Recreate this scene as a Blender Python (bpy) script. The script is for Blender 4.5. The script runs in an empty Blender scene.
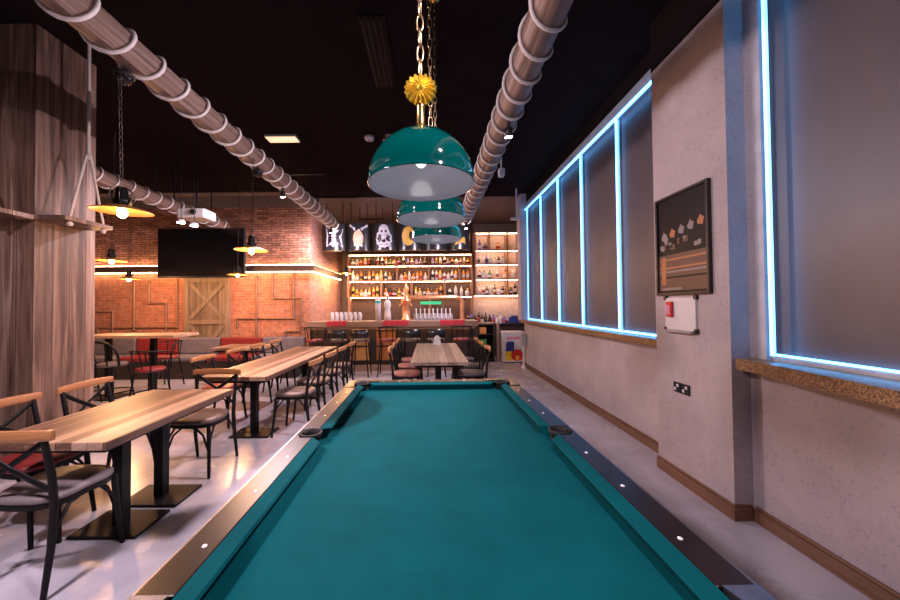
import bpy, math, random
from mathutils import Vector, Matrix
random.seed(7)
PI = math.pi
scn = bpy.context.scene
COL = scn.collection

# ------------------------------------------------------------------ materials
MATS = {}
def nodes_of(name):
    m = bpy.data.materials.new(name); m.use_nodes = True
    nt = m.node_tree; b = nt.nodes['Principled BSDF']
    MATS[name] = m
    return m, nt, b
def N(nt, t, **kw):
    n = nt.nodes.new(t)
    for k, v in kw.items():
        if k in n.inputs.keys(): n.inputs[k].default_value = v
        else: setattr(n, k, v)
    return n
def ramp(nt, fac, stops):
    r = nt.nodes.new('ShaderNodeValToRGB')
    while len(r.color_ramp.elements) < len(stops): r.color_ramp.elements.new(0.5)
    for e, (p, c) in zip(r.color_ramp.elements, stops):
        e.position = p; e.color = (c[0], c[1], c[2], 1)
    nt.links.new(fac, r.inputs[0]); return r
def coords(nt, scale=(1,1,1), kind='Object', rot=(0,0,0)):
    tc = nt.nodes.new('ShaderNodeTexCoord'); mp = nt.nodes.new('ShaderNodeMapping')
    mp.inputs['Scale'].default_value = scale; mp.inputs['Rotation'].default_value = rot
    nt.links.new(tc.outputs[kind], mp.inputs[0]); return mp.outputs[0]
def bump(nt, b, h, strength=.3, dist=.01):
    bp = nt.nodes.new('ShaderNodeBump'); bp.inputs['Strength'].default_value = strength
    bp.inputs['Distance'].default_value = dist
    nt.links.new(h, bp.inputs['Height']); nt.links.new(bp.outputs[0], b.inputs['Normal'])
def plain(name, col, rough=.5, metal=0, emit=None, es=0, vary=.12, scale=9, coat=0, trans=0, ior=1.45):
    m, nt, b = nodes_of(name)
    n = N(nt, 'ShaderNodeTexNoise', Scale=scale, Detail=4.0)
    nt.links.new(coords(nt), n.inputs['Vector'])
    r = ramp(nt, n.outputs[0], [(.3, [c*(1-vary) for c in col]), (.7, [min(1, c*(1+vary)) for c in col])])
    nt.links.new(r.outputs[0], b.inputs['Base Color'])
    b.inputs['Roughness'].default_value = rough; b.inputs['Metallic'].default_value = metal
    b.inputs['Coat Weight'].default_value = coat
    b.inputs['Transmission Weight'].default_value = trans; b.inputs['IOR'].default_value = ior
    if emit:
        b.inputs['Emission Color'].default_value = (*emit, 1); b.inputs['Emission Strength'].default_value = es
    return m
def wood(name, stops, plank=(0, .14), grain='y', rough=.4, gs=1.0, pv=.35, coat=0, bstr=.15):
    """planks run along `grain`; the plank tone varies across axis index plank[0]"""
    m, nt, b = nodes_of(name)
    tc = nt.nodes.new('ShaderNodeTexCoord')
    mp = nt.nodes.new('ShaderNodeMapping')
    s = {'x': (1.2, 22, 60), 'y': (22, 1.2, 60), 'z': (22, 22, 1.2)}[grain]
    mp.inputs['Scale'].default_value = [v*gs for v in s]
    nt.links.new(tc.outputs['Object'], mp.inputs[0])
    n = N(nt, 'ShaderNodeTexNoise', Scale=1.0, Detail=6.0, Roughness=.62, Distortion=.6)
    nt.links.new(mp.outputs[0], n.inputs['Vector'])
    sep = nt.nodes.new('ShaderNodeSeparateXYZ'); nt.links.new(tc.outputs['Object'], sep.inputs[0])
    if plank[0] == 'xy':
        ad = N(nt, 'ShaderNodeMath', operation='ADD'); nt.links.new(sep.outputs[0], ad.inputs[0]); nt.links.new(sep.outputs[1], ad.inputs[1]); src = ad.outputs[0]
    else: src = sep.outputs[plank[0]]
    dv = N(nt, 'ShaderNodeMath', operation='DIVIDE'); dv.inputs[1].default_value = plank[1]
    nt.links.new(src, dv.inputs[0])
    fl = N(nt, 'ShaderNodeMath', operation='FLOOR'); nt.links.new(dv.outputs[0], fl.inputs[0])
    wn = N(nt, 'ShaderNodeTexWhiteNoise', noise_dimensions='1D'); nt.links.new(fl.outputs[0], wn.inputs['W'])
    fr = N(nt, 'ShaderNodeMath', operation='FRACT'); nt.links.new(dv.outputs[0], fr.inputs[0])
    gap = N(nt, 'ShaderNodeMath', operation='LESS_THAN'); gap.inputs[1].default_value = .035 if plank[1] < .2 else -1
    nt.links.new(fr.outputs[0], gap.inputs[0])
    ma = N(nt, 'ShaderNodeMath', operation='MULTIPLY_ADD'); ma.inputs[1].default_value = pv; 
    nt.links.new(wn.outputs[0], ma.inputs[0])
    sb = N(nt, 'ShaderNodeMath', operation='SUBTRACT'); sb.inputs[1].default_value = pv/2
    nt.links.new(n.outputs[0], sb.inputs[0]); nt.links.new(sb.outputs[0], ma.inputs[2])
    r = ramp(nt, ma.outputs[0], stops)
    mx = N(nt, 'ShaderNodeMix', data_type='RGBA'); mx.inputs['B'].default_value = (.02, .012, .008, 1)
    nt.links.new(gap.outputs[0], mx.inputs['Factor']); nt.links.new(r.outputs[0], mx.inputs['A'])
    nt.links.new(mx.outputs['Result'], b.inputs['Base Color'])
    b.inputs['Roughness'].default_value = rough; b.inputs['Coat Weight'].default_value = coat
    bump(nt, b, n.outputs[0], bstr, .004)
    return m
def brick(name, c1, c2, mort, axes, scale=1.0, depth=.6, bw=.21, rh=.07, rugged=0.0):
    m, nt, b = nodes_of(name)
    tc = nt.nodes.new('ShaderNodeTexCoord')
    sep = nt.nodes.new('ShaderNodeSeparateXYZ'); nt.links.new(tc.outputs['Object'], sep.inputs[0])
    cb = nt.nodes.new('ShaderNodeCombineXYZ')
    nt.links.new(sep.outputs[axes], cb.inputs[0]); nt.links.new(sep.outputs[2], cb.inputs[1])
    nz = N(nt, 'ShaderNodeTexNoise', Scale=6.0, Detail=3.0); nt.links.new(tc.outputs['Object'], nz.inputs['Vector'])
    av = N(nt, 'ShaderNodeVectorMath', operation='MULTIPLY_ADD')
    av.inputs[1].default_value = (rugged, rugged, 0)
    nt.links.new(nz.outputs['Color'], av.inputs[0]); nt.links.new(cb.outputs[0], av.inputs[2])
    t = N(nt, 'ShaderNodeTexBrick', Scale=scale)
    t.inputs['Brick Width'].default_value = bw; t.inputs['Row Height'].default_value = rh
    t.inputs['Mortar Size'].default_value = .007; t.inputs['Mortar Smooth'].default_value = .4; t.inputs['Bias'].default_value = 0
    t.inputs['Color1'].default_value = (*c1, 1); t.inputs['Color2'].default_value = (*c2, 1); t.inputs['Mortar'].default_value = (*mort, 1)
    nt.links.new(av.outputs[0], t.inputs['Vector'])
    n2 = N(nt, 'ShaderNodeTexNoise', Scale=14.0, Detail=6.0, Roughness=.7); nt.links.new(tc.outputs['Object'], n2.inputs['Vector'])
    r = ramp(nt, n2.outputs[0], [(.3, (.45,.42,.4)), (.7, (1.25,1.2,1.15))])
    mx = N(nt, 'ShaderNodeMix', data_type='RGBA', blend_type='MULTIPLY'); mx.inputs['Factor'].default_value = .8
    nt.links.new(t.outputs['Color'], mx.inputs['A']); nt.links.new(r.outputs[0], mx.inputs['B'])
    nt.links.new(mx.outputs['Result'], b.inputs['Base Color'])
    b.inputs['Roughness'].default_value = .75
    iv = N(nt, 'ShaderNodeMath', operation='SUBTRACT'); iv.inputs[0].default_value = 1
    nt.links.new(t.outputs['Fac'], iv.inputs[1])
    ad = N(nt, 'ShaderNodeMath', operation='MULTIPLY_ADD'); ad.inputs[1].default_value = .9
    nt.links.new(n2.outputs[0], ad.inputs[0]); nt.links.new(iv.outputs[0], ad.inputs[2])
    bump(nt, b, ad.outputs[0], depth, .02)
    return m

# floor: polished screed with cloudy marbling
m, nt, b = nodes_of('floor_screed')
v = coords(nt)
n1 = N(nt, 'ShaderNodeTexNoise', Scale=1.3, Detail=7.0, Roughness=.6, Distortion=1.4); nt.links.new(v, n1.inputs['Vector'])
r = ramp(nt, n1.outputs[0], [(.3, (.36,.335,.38)), (.5, (.44,.415,.465)), (.75, (.53,.50,.55))])
nt.links.new(r.outputs[0], b.inputs['Base Color'])
n2 = N(nt, 'ShaderNodeTexNoise', Scale=3.0, Detail=5.0); nt.links.new(v, n2.inputs['Vector'])
r2 = ramp(nt, n2.outputs[0], [(.3, (.13,)*3), (.7, (.30,)*3)]); nt.links.new(r2.outputs[0], b.inputs['Roughness'])
b.inputs['Specular IOR Level'].default_value = .6
# concrete-look wallpaper
def concrete(name, c):
    m, nt, b = nodes_of(name); v = coords(nt)
    n1 = N(nt, 'ShaderNodeTexNoise', Scale=2.2, Detail=8.0, Roughness=.65); nt.links.new(v, n1.inputs['Vector'])
    r = ramp(nt, n1.outputs[0], [(.3, [k*.84 for k in c]), (.7, [k*1.12 for k in c])])
    vv = coords(nt, (1, 1, .8))
    n2 = N(nt, 'ShaderNodeTexNoise', Scale=55.0, Detail=3.0, Roughness=.7); nt.links.new(vv, n2.inputs['Vector'])
    r2 = ramp(nt, n2.outputs[0], [(.32, (.62,)*3), (.42, (1,)*3), (.62, (1,)*3), (.72, (1.1,)*3)])
    mx = N(nt, 'ShaderNodeMix', data_type='RGBA', blend_type='MULTIPLY'); mx.inputs['Factor'].default_value = .8
    nt.links.new(r.outputs[0], mx.inputs['A']); nt.links.new(r2.outputs[0], mx.inputs['B'])
    nt.links.new(mx.outputs['Result'], b.inputs['Base Color'])
    b.inputs['Roughness'].default_value = .7
    bump(nt, b, n2.outputs[0], .25, .004)
    return m
concrete('wall_concrete', (.37,.315,.325))
plain('ceiling_paint', (.010,.006,.007), .9, vary=.2, scale=3).node_tree.nodes['Principled BSDF'].inputs['Specular IOR Level'].default_value = .05
plain('black_trim', (.008,.005,.005), .7).node_tree.nodes['Principled BSDF'].inputs['Specular IOR Level'].default_value = .1
plain('fascia_metal', (.42,.45,.5), .25, metal=.3)
plain('soffit_lit_tone', (.13,.09,.08), .8)  # lighter brown that stands for lamplight on the dark ceiling
plain('plaster_band', (.16,.115,.095), .8)
brick('brick_upper', (.58,.27,.18), (.28,.115,.075), (.07,.04,.032), 0, depth=1.0, bw=.2, rh=.055, rugged=.055)
brick('brick_lower', (.50,.20,.115), (.38,.14,.08), (.44,.24,.17), 0, depth=.35, bw=.24, rh=.065)
brick('brick_upper_side', (.46,.22,.16), (.32,.14,.10), (.16,.10,.09), 1, depth=.8, bw=.2, rh=.06, rugged=.03)
brick('brick_lower_side', (.46,.23,.16), (.36,.17,.12), (.36,.25,.2), 1, depth=.35, bw=.2, rh=.06)
wood('pillar_wood', [(.3, (.06,.03,.02)), (.5, (.18,.105,.075)), (.7, (.36,.25,.20))], plank=('xy', .155), grain='z', rough=.55, gs=.8, pv=.3)
wood('table_wood', [(.25, (.10,.05,.03)), (.5, (.235,.132,.085)), (.75, (.38,.25,.175))], plank=(0, .085), grain='y', rough=.45, pv=.6)
wood('dark_table_wood', [(.25, (.09,.055,.04)), (.5, (.19,.13,.10)), (.75, (.28,.20,.16))], plank=(0, .11), grain='y', rough=.45, pv=.4)
wood('table_edge_wood', [(.2, (.19,.10,.055)), (.5, (.34,.20,.115)), (.8, (.46,.31,.19))], plank=(2, .3), grain='y', rough=.4, pv=.1)
wood('high_table_wood', [(.2, (.25,.15,.09)), (.5, (.45,.29,.19)), (.8, (.58,.42,.3))], plank=(1, .12), grain='x', rough=.4, pv=.3)
wood('rail_wood', [(.2, (.22,.085,.032)), (.5, (.34,.15,.058)), (.8, (.44,.22,.09))], plank=(2, .5), grain='x', rough=.4, pv=.05)
wood('skirting_wood', [(.2, (.055,.024,.012)), (.5, (.14,.066,.036)), (.8, (.25,.13,.075))], plank=(2, .5), grain='y', rough=.5, pv=.05)
wood('barn_wood', [(.2, (.08,.05,.03)), (.5, (.19,.125,.08)), (.8, (.31,.215,.14))], plank=(0, .13), grain='z', rough=.6, pv=.3)
wood('brace_wood', [(.2, (.10,.06,.038)), (.5, (.22,.145,.09)), (.8, (.33,.235,.15))], plank=(0, 5), grain='z', rough=.6, pv=.05)
wood('log_wood', [(.3, (.07,.04,.03)), (.5, (.17,.105,.08)), (.7, (.31,.21,.17))], plank=(1, 40), grain='y', rough=.5, gs=.8, pv=.02, bstr=.4)
wood('shelf_wood', [(.2, (.20,.09,.045)), (.5, (.38,.19,.10)), (.8, (.5,.29,.17))], plank=(2, 5), grain='x', rough=.5, pv=.02)
wood('counter_wood', [(.2, (.12,.07,.05)), (.5, (.26,.16,.11)), (.8, (.40,.27,.2))], plank=(2, 5), grain='x', rough=.4, pv=.02)
# speckled cork-like window board
m, nt, b = nodes_of('sill_board'); v = coords(nt)
n1 = N(nt, 'ShaderNodeTexVoronoi', Scale=170.0); nt.links.new(v, n1.inputs['Vector'])
r = ramp(nt, n1.outputs['Color'], [(.2, (.07,.034,.015)), (.5, (.22,.12,.052)), (.85, (.42,.26,.125))])
nt.links.new(r.outputs[0], b.inputs['Base Color']); b.inputs['Roughness'].default_value = .35
# baize
m, nt, b = nodes_of('green_baize'); v = coords(nt)
n1 = N(nt, 'ShaderNodeTexNoise', Scale=5.0, Detail=6.0, Roughness=.7); nt.links.new(v, n1.inputs['Vector'])
r = ramp(nt, n1.outputs[0], [(.3, (.000,.051,.059)), (.7, (.000,.068,.077))])
nt.links.new(r.outputs[0], b.inputs['Base Color']); b.inputs['Roughness'].default_value = .85
b.inputs['Specular IOR Level'].default_value = .06
n2 = N(nt, 'ShaderNodeTexNoise', Scale=600.0); nt.links.new(v, n2.inputs['Vector']); bump(nt, b, n2.outputs[0], .15, .001)
plain('rail_lacquer', (.011,.005,.004), .32, vary=.3).node_tree.nodes['Principled BSDF'].inputs['Specular IOR Level'].default_value = .35
plain('pocket_leather', (.006,.005,.005), .7)
plain('rail_metal', (.36,.32,.31), .35, metal=1)
plain('casting_metal', (.24,.25,.30), .42, metal=1, vary=.2, scale=30)
plain('sight_pearl', (.85,.85,.82), .3)
plain('cabinet_dark', (.03,.022,.02), .4)
plain('green_enamel', (.000,.055,.048), .06, coat=.6, vary=.05)
plain('white_enamel', (.42,.43,.50), .18, coat=.3, vary=.03)
plain('brass', (.72,.50,.16), .25, metal=1)
plain('brass_yellow', (.85,.56,.06), .3, metal=.8)
plain('chain_brass', (.48,.36,.2), .3, metal=1)
plain('black_metal', (.005,.0045,.005), .45).node_tree.nodes['Principled BSDF'].inputs['Specular IOR Level'].default_value = .25
plain('dark_chain', (.06,.045,.035), .4, metal=.6)
plain('rope_white', (.62,.56,.53), .8, vary=.1, scale=60)
plain('rope_beige', (.45,.38,.33), .85, vary=.15, scale=60)
plain('grey_leather', (.155,.125,.125), .42, vary=.12, scale=14)
plain('brown_leather', (.13,.085,.07), .42, vary=.15, scale=14)
plain('red_leather', (.20,.022,.024), .4, vary=.12, scale=14)
plain('rose_leather', (.23,.09,.075), .45, vary=.12, scale=14)
plain('grey_fabric', (.14,.12,.135), .8)
plain('shade_gold', (.34,.15,.04), .4, metal=.35)
plain('bulb_warm', (1,.8,.5), .3, emit=(1,.60,.24), es=70)
plain('bulb_soft', (.9,.9,.95), .3, emit=(1,.95,.9), es=.4)
plain('spot_lens', (1,1,1), .3, emit=(1,.93,.95), es=40)
plain('violet_lens', (.5,.2,1), .3, emit=(.35,.12,1), es=4)
plain('led_blue', (.6,.85,1), .3, emit=(.09,.43,1.0), es=6.5)
plain('led_warm', (1,.8,.5), .3, emit=(1,.58,.30), es=26)
plain('led_shelf', (1,.8,.5), .3, emit=(1,.62,.36), es=38)
plain('panel_glow', (1,.9,.7), .3, emit=(1,.62,.36), es=1.1)
plain('green_glow', (.1,.8,.4), .3, emit=(.03,.6,.25), es=.8)
plain('white_plastic', (.58,.56,.57), .35, vary=.04)
plain('grey_plastic', (.3,.29,.3), .4)
plain('black_plastic', (.012,.012,.013), .3)
plain('tv_screen', (.006,.005,.006), .12, vary=.05)
plain('frame_black', (.02,.014,.014), .35)
plain('blind_film', (.088,.072,.077), .42, vary=.12, scale=1.5)
plain('window_frame_grey', (.42,.38,.38), .5)
plain('window_frame_dark', (.30,.33,.38), .35)
plain('copper', (.80,.38,.19), .28, metal=.7)
plain('pipe_bronze', (.25,.13,.08), .45, metal=.4)
plain('clear_glass', (.45,.42,.43), .12, vary=.05)
plain('red_cloth', (.45,.03,.045), .8)
plain('teal', (.02,.35,.33), .4)
plain('paint_red', (.60,.03,.025), .45); plain('paint_blue', (.02,.04,.22), .45); plain('paint_yellow', (.75,.47,.02), .45)
plain('paint_pink', (.55,.22,.30), .45); plain('paint_lavender', (.36,.345,.41), .5); plain('paint_peach', (.48,.25,.15), .5)
plain('paint_gold', (.42,.24,.04), .45); plain('paint_orange', (.70,.27,.08), .45); plain('paint_green', (.08,.30,.05), .45)
plain('print_dark', (.010,.008,.009), .4).node_tree.nodes['Principled BSDF'].inputs['Specular IOR Level'].default_value = .2; plain('print_brown', (.10,.05,.032), .45)
plain('print_orange', (.34,.13,.05), .45); plain('print_grey', (.20,.17,.18), .45)
plain('keg_amber', (.35,.13,.035), .4, vary=.25); plain('keg_gold', (.50,.29,.11), .45, vary=.2); plain('keg_dark', (.05,.03,.025), .5)
plain('bar_panel', (.035,.024,.022), .5)
plain('ledge_dark', (.045,.022,.015), .6)
plain('back_panel', (.085,.045,.028), .6)
plain('back_panel_light', (.62,.48,.42), .5)

# ------------------------------------------------------------------ geometry helper
class MB:
    def __init__(s): s.v = []; s.f = []; s.mi = []; s.sm = []; s.M = None
    def _add(s, vs, fs, mi, smooth):
        o = len(s.v)
        for p in vs:
            p = Vector(p)
            if s.M is not None: p = s.M @ p
            s.v.append(p)
        for f in fs: s.f.append([o+i for i in f]); s.mi.append(mi); s.sm.append(smooth)
        return s
    def box(s, x0, x1, y0, y1, z0, z1, mi=0):
        if x0 > x1: x0, x1 = x1, x0
        if y0 > y1: y0, y1 = y1, y0
        vs = [(x0,y0,z0),(x1,y0,z0),(x1,y1,z0),(x0,y1,z0),(x0,y0,z1),(x1,y0,z1),(x1,y1,z1),(x0,y1,z1)]
        return s._add(vs, [(0,3,2,1),(4,5,6,7),(0,1,5,4),(1,2,6,5),(2,3,7,6),(3,0,4,7)], mi, False)
    def beam(s, p0, p1, w, t, up=(0,0,1), mi=0):
        """rectangular bar p0->p1: w across, t along `up`"""
        p0 = Vector(p0); p1 = Vector(p1); d = (p1-p0).normalized(); u = Vector(up)
        a = d.cross(u).normalized(); u = a.cross(d).normalized()
        vs = []
        for p in (p0, p1):
            for sa, su in ((-1,-1),(1,-1),(1,1),(-1,1)): vs.append(p + a*(sa*w/2) + u*(su*t/2))
        return s._add(vs, [(0,3,2,1),(4,5,6,7),(0,1,5,4),(1,2,6,5),(2,3,7,6),(3,0,4,7)], mi, False)
    def cyl(s, p0, p1, r0, r1=None, n=14, mi=0, caps=True, smooth=True):
        r1 = r0 if r1 is None else r1
        p0 = Vector(p0); p1 = Vector(p1); d = (p1-p0).normalized()
        h = Vector((0,0,1)) if abs(d.z) < .9 else Vector((1,0,0))
        a = d.cross(h).normalized(); c = d.cross(a).normalized()
        vs = []
        for p, r in ((p0, r0), (p1, r1)):
            for i in range(n):
                t = 2*PI*i/n; vs.append(p + a*(math.cos(t)*r) + c*(math.sin(t)*r))
        s._add(vs, [(i, (i+1) % n, n+(i+1) % n, n+i) for i in range(n)], mi, smooth)
        if caps:
            s._add(vs[:n], [tuple(range(n))[::-1]], mi, False); s._add(vs[n:], [tuple(range(n))], mi, False)
        return s
    def tube(s, path, r, n=8, closed=False, mi=0, rx=None):
        P = [Vector(p) for p in path]; k = len(P); vs = []; prev = None
        for i, p in enumerate(P):
            if closed: d = (P[(i+1) % k]-P[i-1])
            else: d = P[min(i+1, k-1)]-P[max(i-1, 0)]
            d.normalize()
            if prev is None:
                h = Vector((0,0,1)) if abs(d.z) < .9 else Vector((1,0,0)); a = d.cross(h).normalized()
            else:
                a = (prev - d*prev.dot(d)).normalized()
            prev = a; c = d.cross(a)
            rr = r[i] if isinstance(r, (list, tuple)) else r
            for j in range(n):
                t = 2*PI*j/n; vs.append(p + a*(math.cos(t)*rr) + c*(math.sin(t)*(rr if rx is None else rx)))
        fs = []
        for i in range(k if closed else k-1):
            for j in range(n):
                i2 = (i+1) % k; fs.append((i*n+j, i*n+(j+1) % n, i2*n+(j+1) % n, i2*n+j))
        s._add(vs, fs, mi, True)
        if not closed:
            s._add(vs[:n], [tuple(range(n))[::-1]], mi, False); s._add(vs[-n:], [tuple(range(n))], mi, False)
        return s
    def lathe(s, prof, c=(0,0,0), n=24, mi=0, axis='z', close=False):
        c = Vector(c); vs = []; k = len(prof)
        for r, h in prof:
            for i in range(n):
                t = 2*PI*i/n; x, y = math.cos(t)*max(r, 1e-5), math.sin(t)*max(r, 1e-5)
                vs.append(c + (Vector((x, y, h)) if axis == 'z' else Vector((x, -h, y)) if axis == 'y' else Vector((h, x, y))))
        fs = []
        for j in range(k if close else k-1):
            j2 = (j+1) % k
            for i in range(n): fs.append((j*n+i, j*n+(i+1) % n, j2*n+(i+1) % n, j2*n+i))
        mis = mi
        if isinstance(mi, (list, tuple)):
            o = len(s.v); s._add(vs, [], 0, True)
            for q, f in enumerate(fs): s.f.append([o+i for i in f]); s.mi.append(mi[q//n]); s.sm.append(True)
            return s
        return s._add(vs, fs, mis, True)
    def prism(s, poly, h0, h1, plane='xy', mi=0, smooth=False):
        def at(u, v, h): return {'xy': (u,v,h), 'xz': (u,h,v), 'yz': (h,u,v)}[plane]
        n = len(poly); vs = [at(u, v, h0) for u, v in poly] + [at(u, v, h1) for u, v in poly]
        s._add(vs, [tuple(range(n))[::-1], tuple(range(n, 2*n))], mi, False)
        return s._add(vs, [(i, (i+1) % n, n+(i+1) % n, n+i) for i in range(n)], mi, smooth)
    def ball(s, c, r, n=14, m=8, sc=(1,1,1), mi=0):
        c = Vector(c); vs = []
        for j in range(m+1):
            p = PI*j/m
            for i in range(n):
                t = 2*PI*i/n
                rr = max(math.sin(p), 1e-4)
                vs.append(c + Vector((math.cos(t)*rr*r*sc[0], math.sin(t)*rr*r*sc[1], -math.cos(p)*r*sc[2])))
        return s._add(vs, [(j*n+i, j*n+(i+1) % n, (j+1)*n+(i+1) % n, (j+1)*n+i) for j in range(m) for i in range(n)], mi, True)
    def build(s, name, mats, parent=None, bevel=0, seg=2, loc=None):
        me = bpy.data.meshes.new(name)
        me.from_pydata([tuple(p) for p in s.v], [], s.f)
        if isinstance(mats, str): mats = [mats]
        for k in mats: me.materials.append(MATS[k])
        me.polygons.foreach_set('material_index', s.mi)
        me.polygons.foreach_set('use_smooth', s.sm)
        me.validate(); me.update()
        # outward normals
        import bmesh
        bm = bmesh.new(); bm.from_mesh(me); bmesh.ops.recalc_face_normals(bm, faces=bm.faces); bm.to_mesh(me); bm.free()
        o = bpy.data.objects.new(name, me); COL.objects.link(o)
        if parent is not None: o.parent = parent
        if loc is not None: o.location = loc
        if bevel:
            bv = o.modifiers.new('edge', 'BEVEL'); bv.width = bevel; bv.segments = seg; bv.limit_method = 'ANGLE'; bv.angle_limit = .7
        return o
def rrect(x0, x1, y0, y1, r, k=5):
    out = []
    for cx, cy, a0 in ((x1-r, y1-r, 0), (x0+r, y1-r, PI/2), (x0+r, y0+r, PI), (x1-r, y0+r, 1.5*PI)):
        for i in range(k+1):
            a = a0 + PI/2*i/k; out.append((cx+math.cos(a)*r, cy+math.sin(a)*r))
    return out
def tag(o, label, cat, group=None, kind=None):
    o['label'] = label; o['category'] = cat
    if group: o['group'] = group
    if kind: o['kind'] = kind
    return o
def thing(name, label, cat, loc=(0,0,0), rz=0, group=None):
    o = bpy.data.objects.new(name, None); o.empty_display_size = .1; COL.objects.link(o)
    o.location = loc; o.rotation_euler = (0,0,rz)
    return tag(o, label, cat, group)
def struct(o, label=None, cat=None):
    o['kind'] = 'structure'
    if label: o['label'] = label
    if cat: o['category'] = cat
    return o
KIDS = {}
def dup(o, loc, rz=0, label=None, group=None):
    r = o.copy(); COL.objects.link(r); r.location = loc; r.rotation_euler = (0,0,rz)
    if label: r['label'] = label
    if group: r['group'] = group
    for ch in list(o.children):
        c = ch.copy(); COL.objects.link(c); c.parent = r
        for g in list(ch.children):
            d = g.copy(); COL.objects.link(d); d.parent = c
    return r
def light(kind, loc, energy, col, radius=.05, parent=None, **kw):
    l = bpy.data.lights.new('light', kind); l.energy = energy; l.color = col
    if kind in ('POINT', 'SPOT'): l.shadow_soft_size = radius
    for k, v in kw.items(): setattr(l, k, v)
    o = bpy.data.objects.new('light', l); COL.objects.link(o); o.location = loc
    if parent is not None: o.parent = parent
    return o

CEIL = 4.05; BY = 7.9; RX = -2.75
# ------------------------------------------------------------------ room shell
struct(MB().box(-8.6, 3.6, -3.1, 11.0, -.12, 0).build('floor', 'floor_screed'), 'polished pale grey screed floor', 'floor')
struct(MB().box(-8.6, 3.6, -3.1, 11.0, CEIL, CEIL+.12).build('ceiling', 'ceiling_paint'), 'dark brown painted ceiling', 'ceiling')
struct(MB().box(RX, 3.3, BY+.2, 10.8, CEIL-.02, CEIL-.001).box(-8.5, RX, BY-.25, BY-.011, CEIL-.02, CEIL-.001).build('trim_5', 'soffit_lit_tone'), 'added ceiling strip over the bar, lighter brown standing for lamplight', 'ceiling')  # added strips: the bar's glow on the ceiling is put into their colour
struct(MB().box(-8.6, -8.5, -3.1, 7.9, 0, CEIL).build('wall_left', 'plaster_band'), 'plain wall at the far side of the dining area', 'wall')
struct(MB().box(-8.6, 3.6, -3.2, -3.1, 0, CEIL).build('wall_front', 'plaster_band'), 'wall behind the pool table', 'wall')
BY = 7.9; RX = -2.75
wb = MB()
wb.box(-8.6, RX, BY, BY+.2, 0, 2.3, 0).box(-8.6, RX, BY, BY+.2, 2.3, 3.78, 1).box(-8.6, RX+.01, BY-.01, BY+.2, 3.78, CEIL, 2)
struct(wb.build('wall_back', ['brick_lower','brick_upper','plaster_band']), 'red brick wall behind the dining tables', 'wall')
wr = MB()
wr.box(RX-.2, RX+.002, BY+.001, 10.8, 0, 2.3, 0).box(RX-.2, RX+.002, BY+.001, 10.8, 2.3, CEIL, 1)
struct(wr.build('wall_return', ['brick_lower_side','brick_upper_side']), 'brick wall return beside the bar', 'wall')
struct(MB().box(RX-.2, 3.6, 10.8, 11.0, 0, CEIL).build('wall_bar', 'plaster_band'), 'wall behind the bar shelves', 'wall')
# right-hand wall: near window bay, pier, far window bay, end pier, bar alcove
NX, PX, FX = 2.19, 2.06, 2.25
P0, P1, P2, P3 = 2.37, 3.15, 7.95, 8.25
SZ = 1.10; NS = 1.07
w = MB()
w.box(NX, NX+.3, -3.1, P0, 0, NS)                      # below near window
w.box(NX, NX+.3, 2.31, P0, NS, CEIL)                  # strip between window and pier
w.box(NX, NX+.3, -3.1, 2.31, 3.78, CEIL)
w.box(PX, NX+.3, P0, P1, 0, 3.6)                      # pier
w.box(FX, FX+.3, P1, P3, 0, SZ)                       # below far window
w.box(2.10, FX+.3, P2, P3, SZ+.03, CEIL)              # end reveal of the window bay
w.box(3.3, 3.6, P3, 10.8, 0, CEIL)                    # bar alcove
w.box(FX+.25, 3.6, P3-.1, P3, 0, CEIL)
struct(w.build('wall_right', 'wall_concrete'), 'pinkish grey concrete-look wall along the pool table', 'wall')
t = MB(); t.box(PX-.004, NX+.3, P0-.004, P1, 3.6, CEIL).box(FX-.004, FX+.3, P1, P2, 3.85, CEIL)
struct(t.build('trim_1', 'black_trim'), 'black band at the top of the wall', 'trim')
# skirting follows the wall
def skirting(name, segs):
    t = MB()
    for (xa, ya, xb, yb) in segs:
        if xa == xb: t.box(xa-.022, xa, min(ya,yb)-.0, max(ya,yb), 0, .085).box(xa-.012, xa, min(ya,yb), max(ya,yb), .085, .105)
        else: t.box(min(xa,xb)-.022, max(xa,xb), ya-.022, ya, 0, .085).box(min(xa,xb)-.012, max(xa,xb), ya-.012, ya, .085, .105)
    return struct(t.build(name, 'skirting_wood', bevel=.003), 'brown wooden skirting board', 'skirting')
skirting('baseboard_right', [(NX,-3.1,NX,P0-.022),(PX,P0,NX-.022,P0),(PX,P0,PX,P1),(FX,P1,FX,P3)])
skirting('baseboard_back', [(-8.5,BY,RX,BY)])

# windows ------------------------------------------------------------
win = thing('window_1', 'long dark window bay edged by blue light strips', 'window', (0,0,0)); win['kind'] = 'structure'
ys = [P1, 4.13, 5.12, 6.06, 7.0, P2]
for i in range(5):
    MB().box(FX+.05, FX+.06, ys[i]+.012, ys[i+1]-.012, SZ+.05, 3.74).build('pane', 'blind_film', win)
mb = MB()
for y in ys[1:-1]: mb.box(FX+.035, FX+.09, y-.035, y+.035, SZ+.04, 3.74)
mb.box(FX+.03, FX+.09, P1, P1+.02, SZ+.04, 3.74).box(FX+.03, FX+.09, P2-.02, P2, SZ+.04, 3.74)
mb.box(FX+.055, FX+.3, P1, P2, 3.60, 3.84).box(FX+.07, FX+.3, P1, P2, SZ, 3.74)
mb.build('window_frame', 'window_frame_dark', win)
MB().box(FX, FX+.25, P1, P2, 3.69, 3.85).build('fascia', 'fascia_metal', win)
MB().box(FX-.02, FX-.005, 7.85, 7.856, SZ+.06, 3.66).build('led_strip', 'led_blue', win)
for y in ys[1:-1]: MB().box(FX+.010, FX+.025, y-.016, y+.016, SZ+.06, 3.70).build('led_strip', 'led_blue', win)
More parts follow.
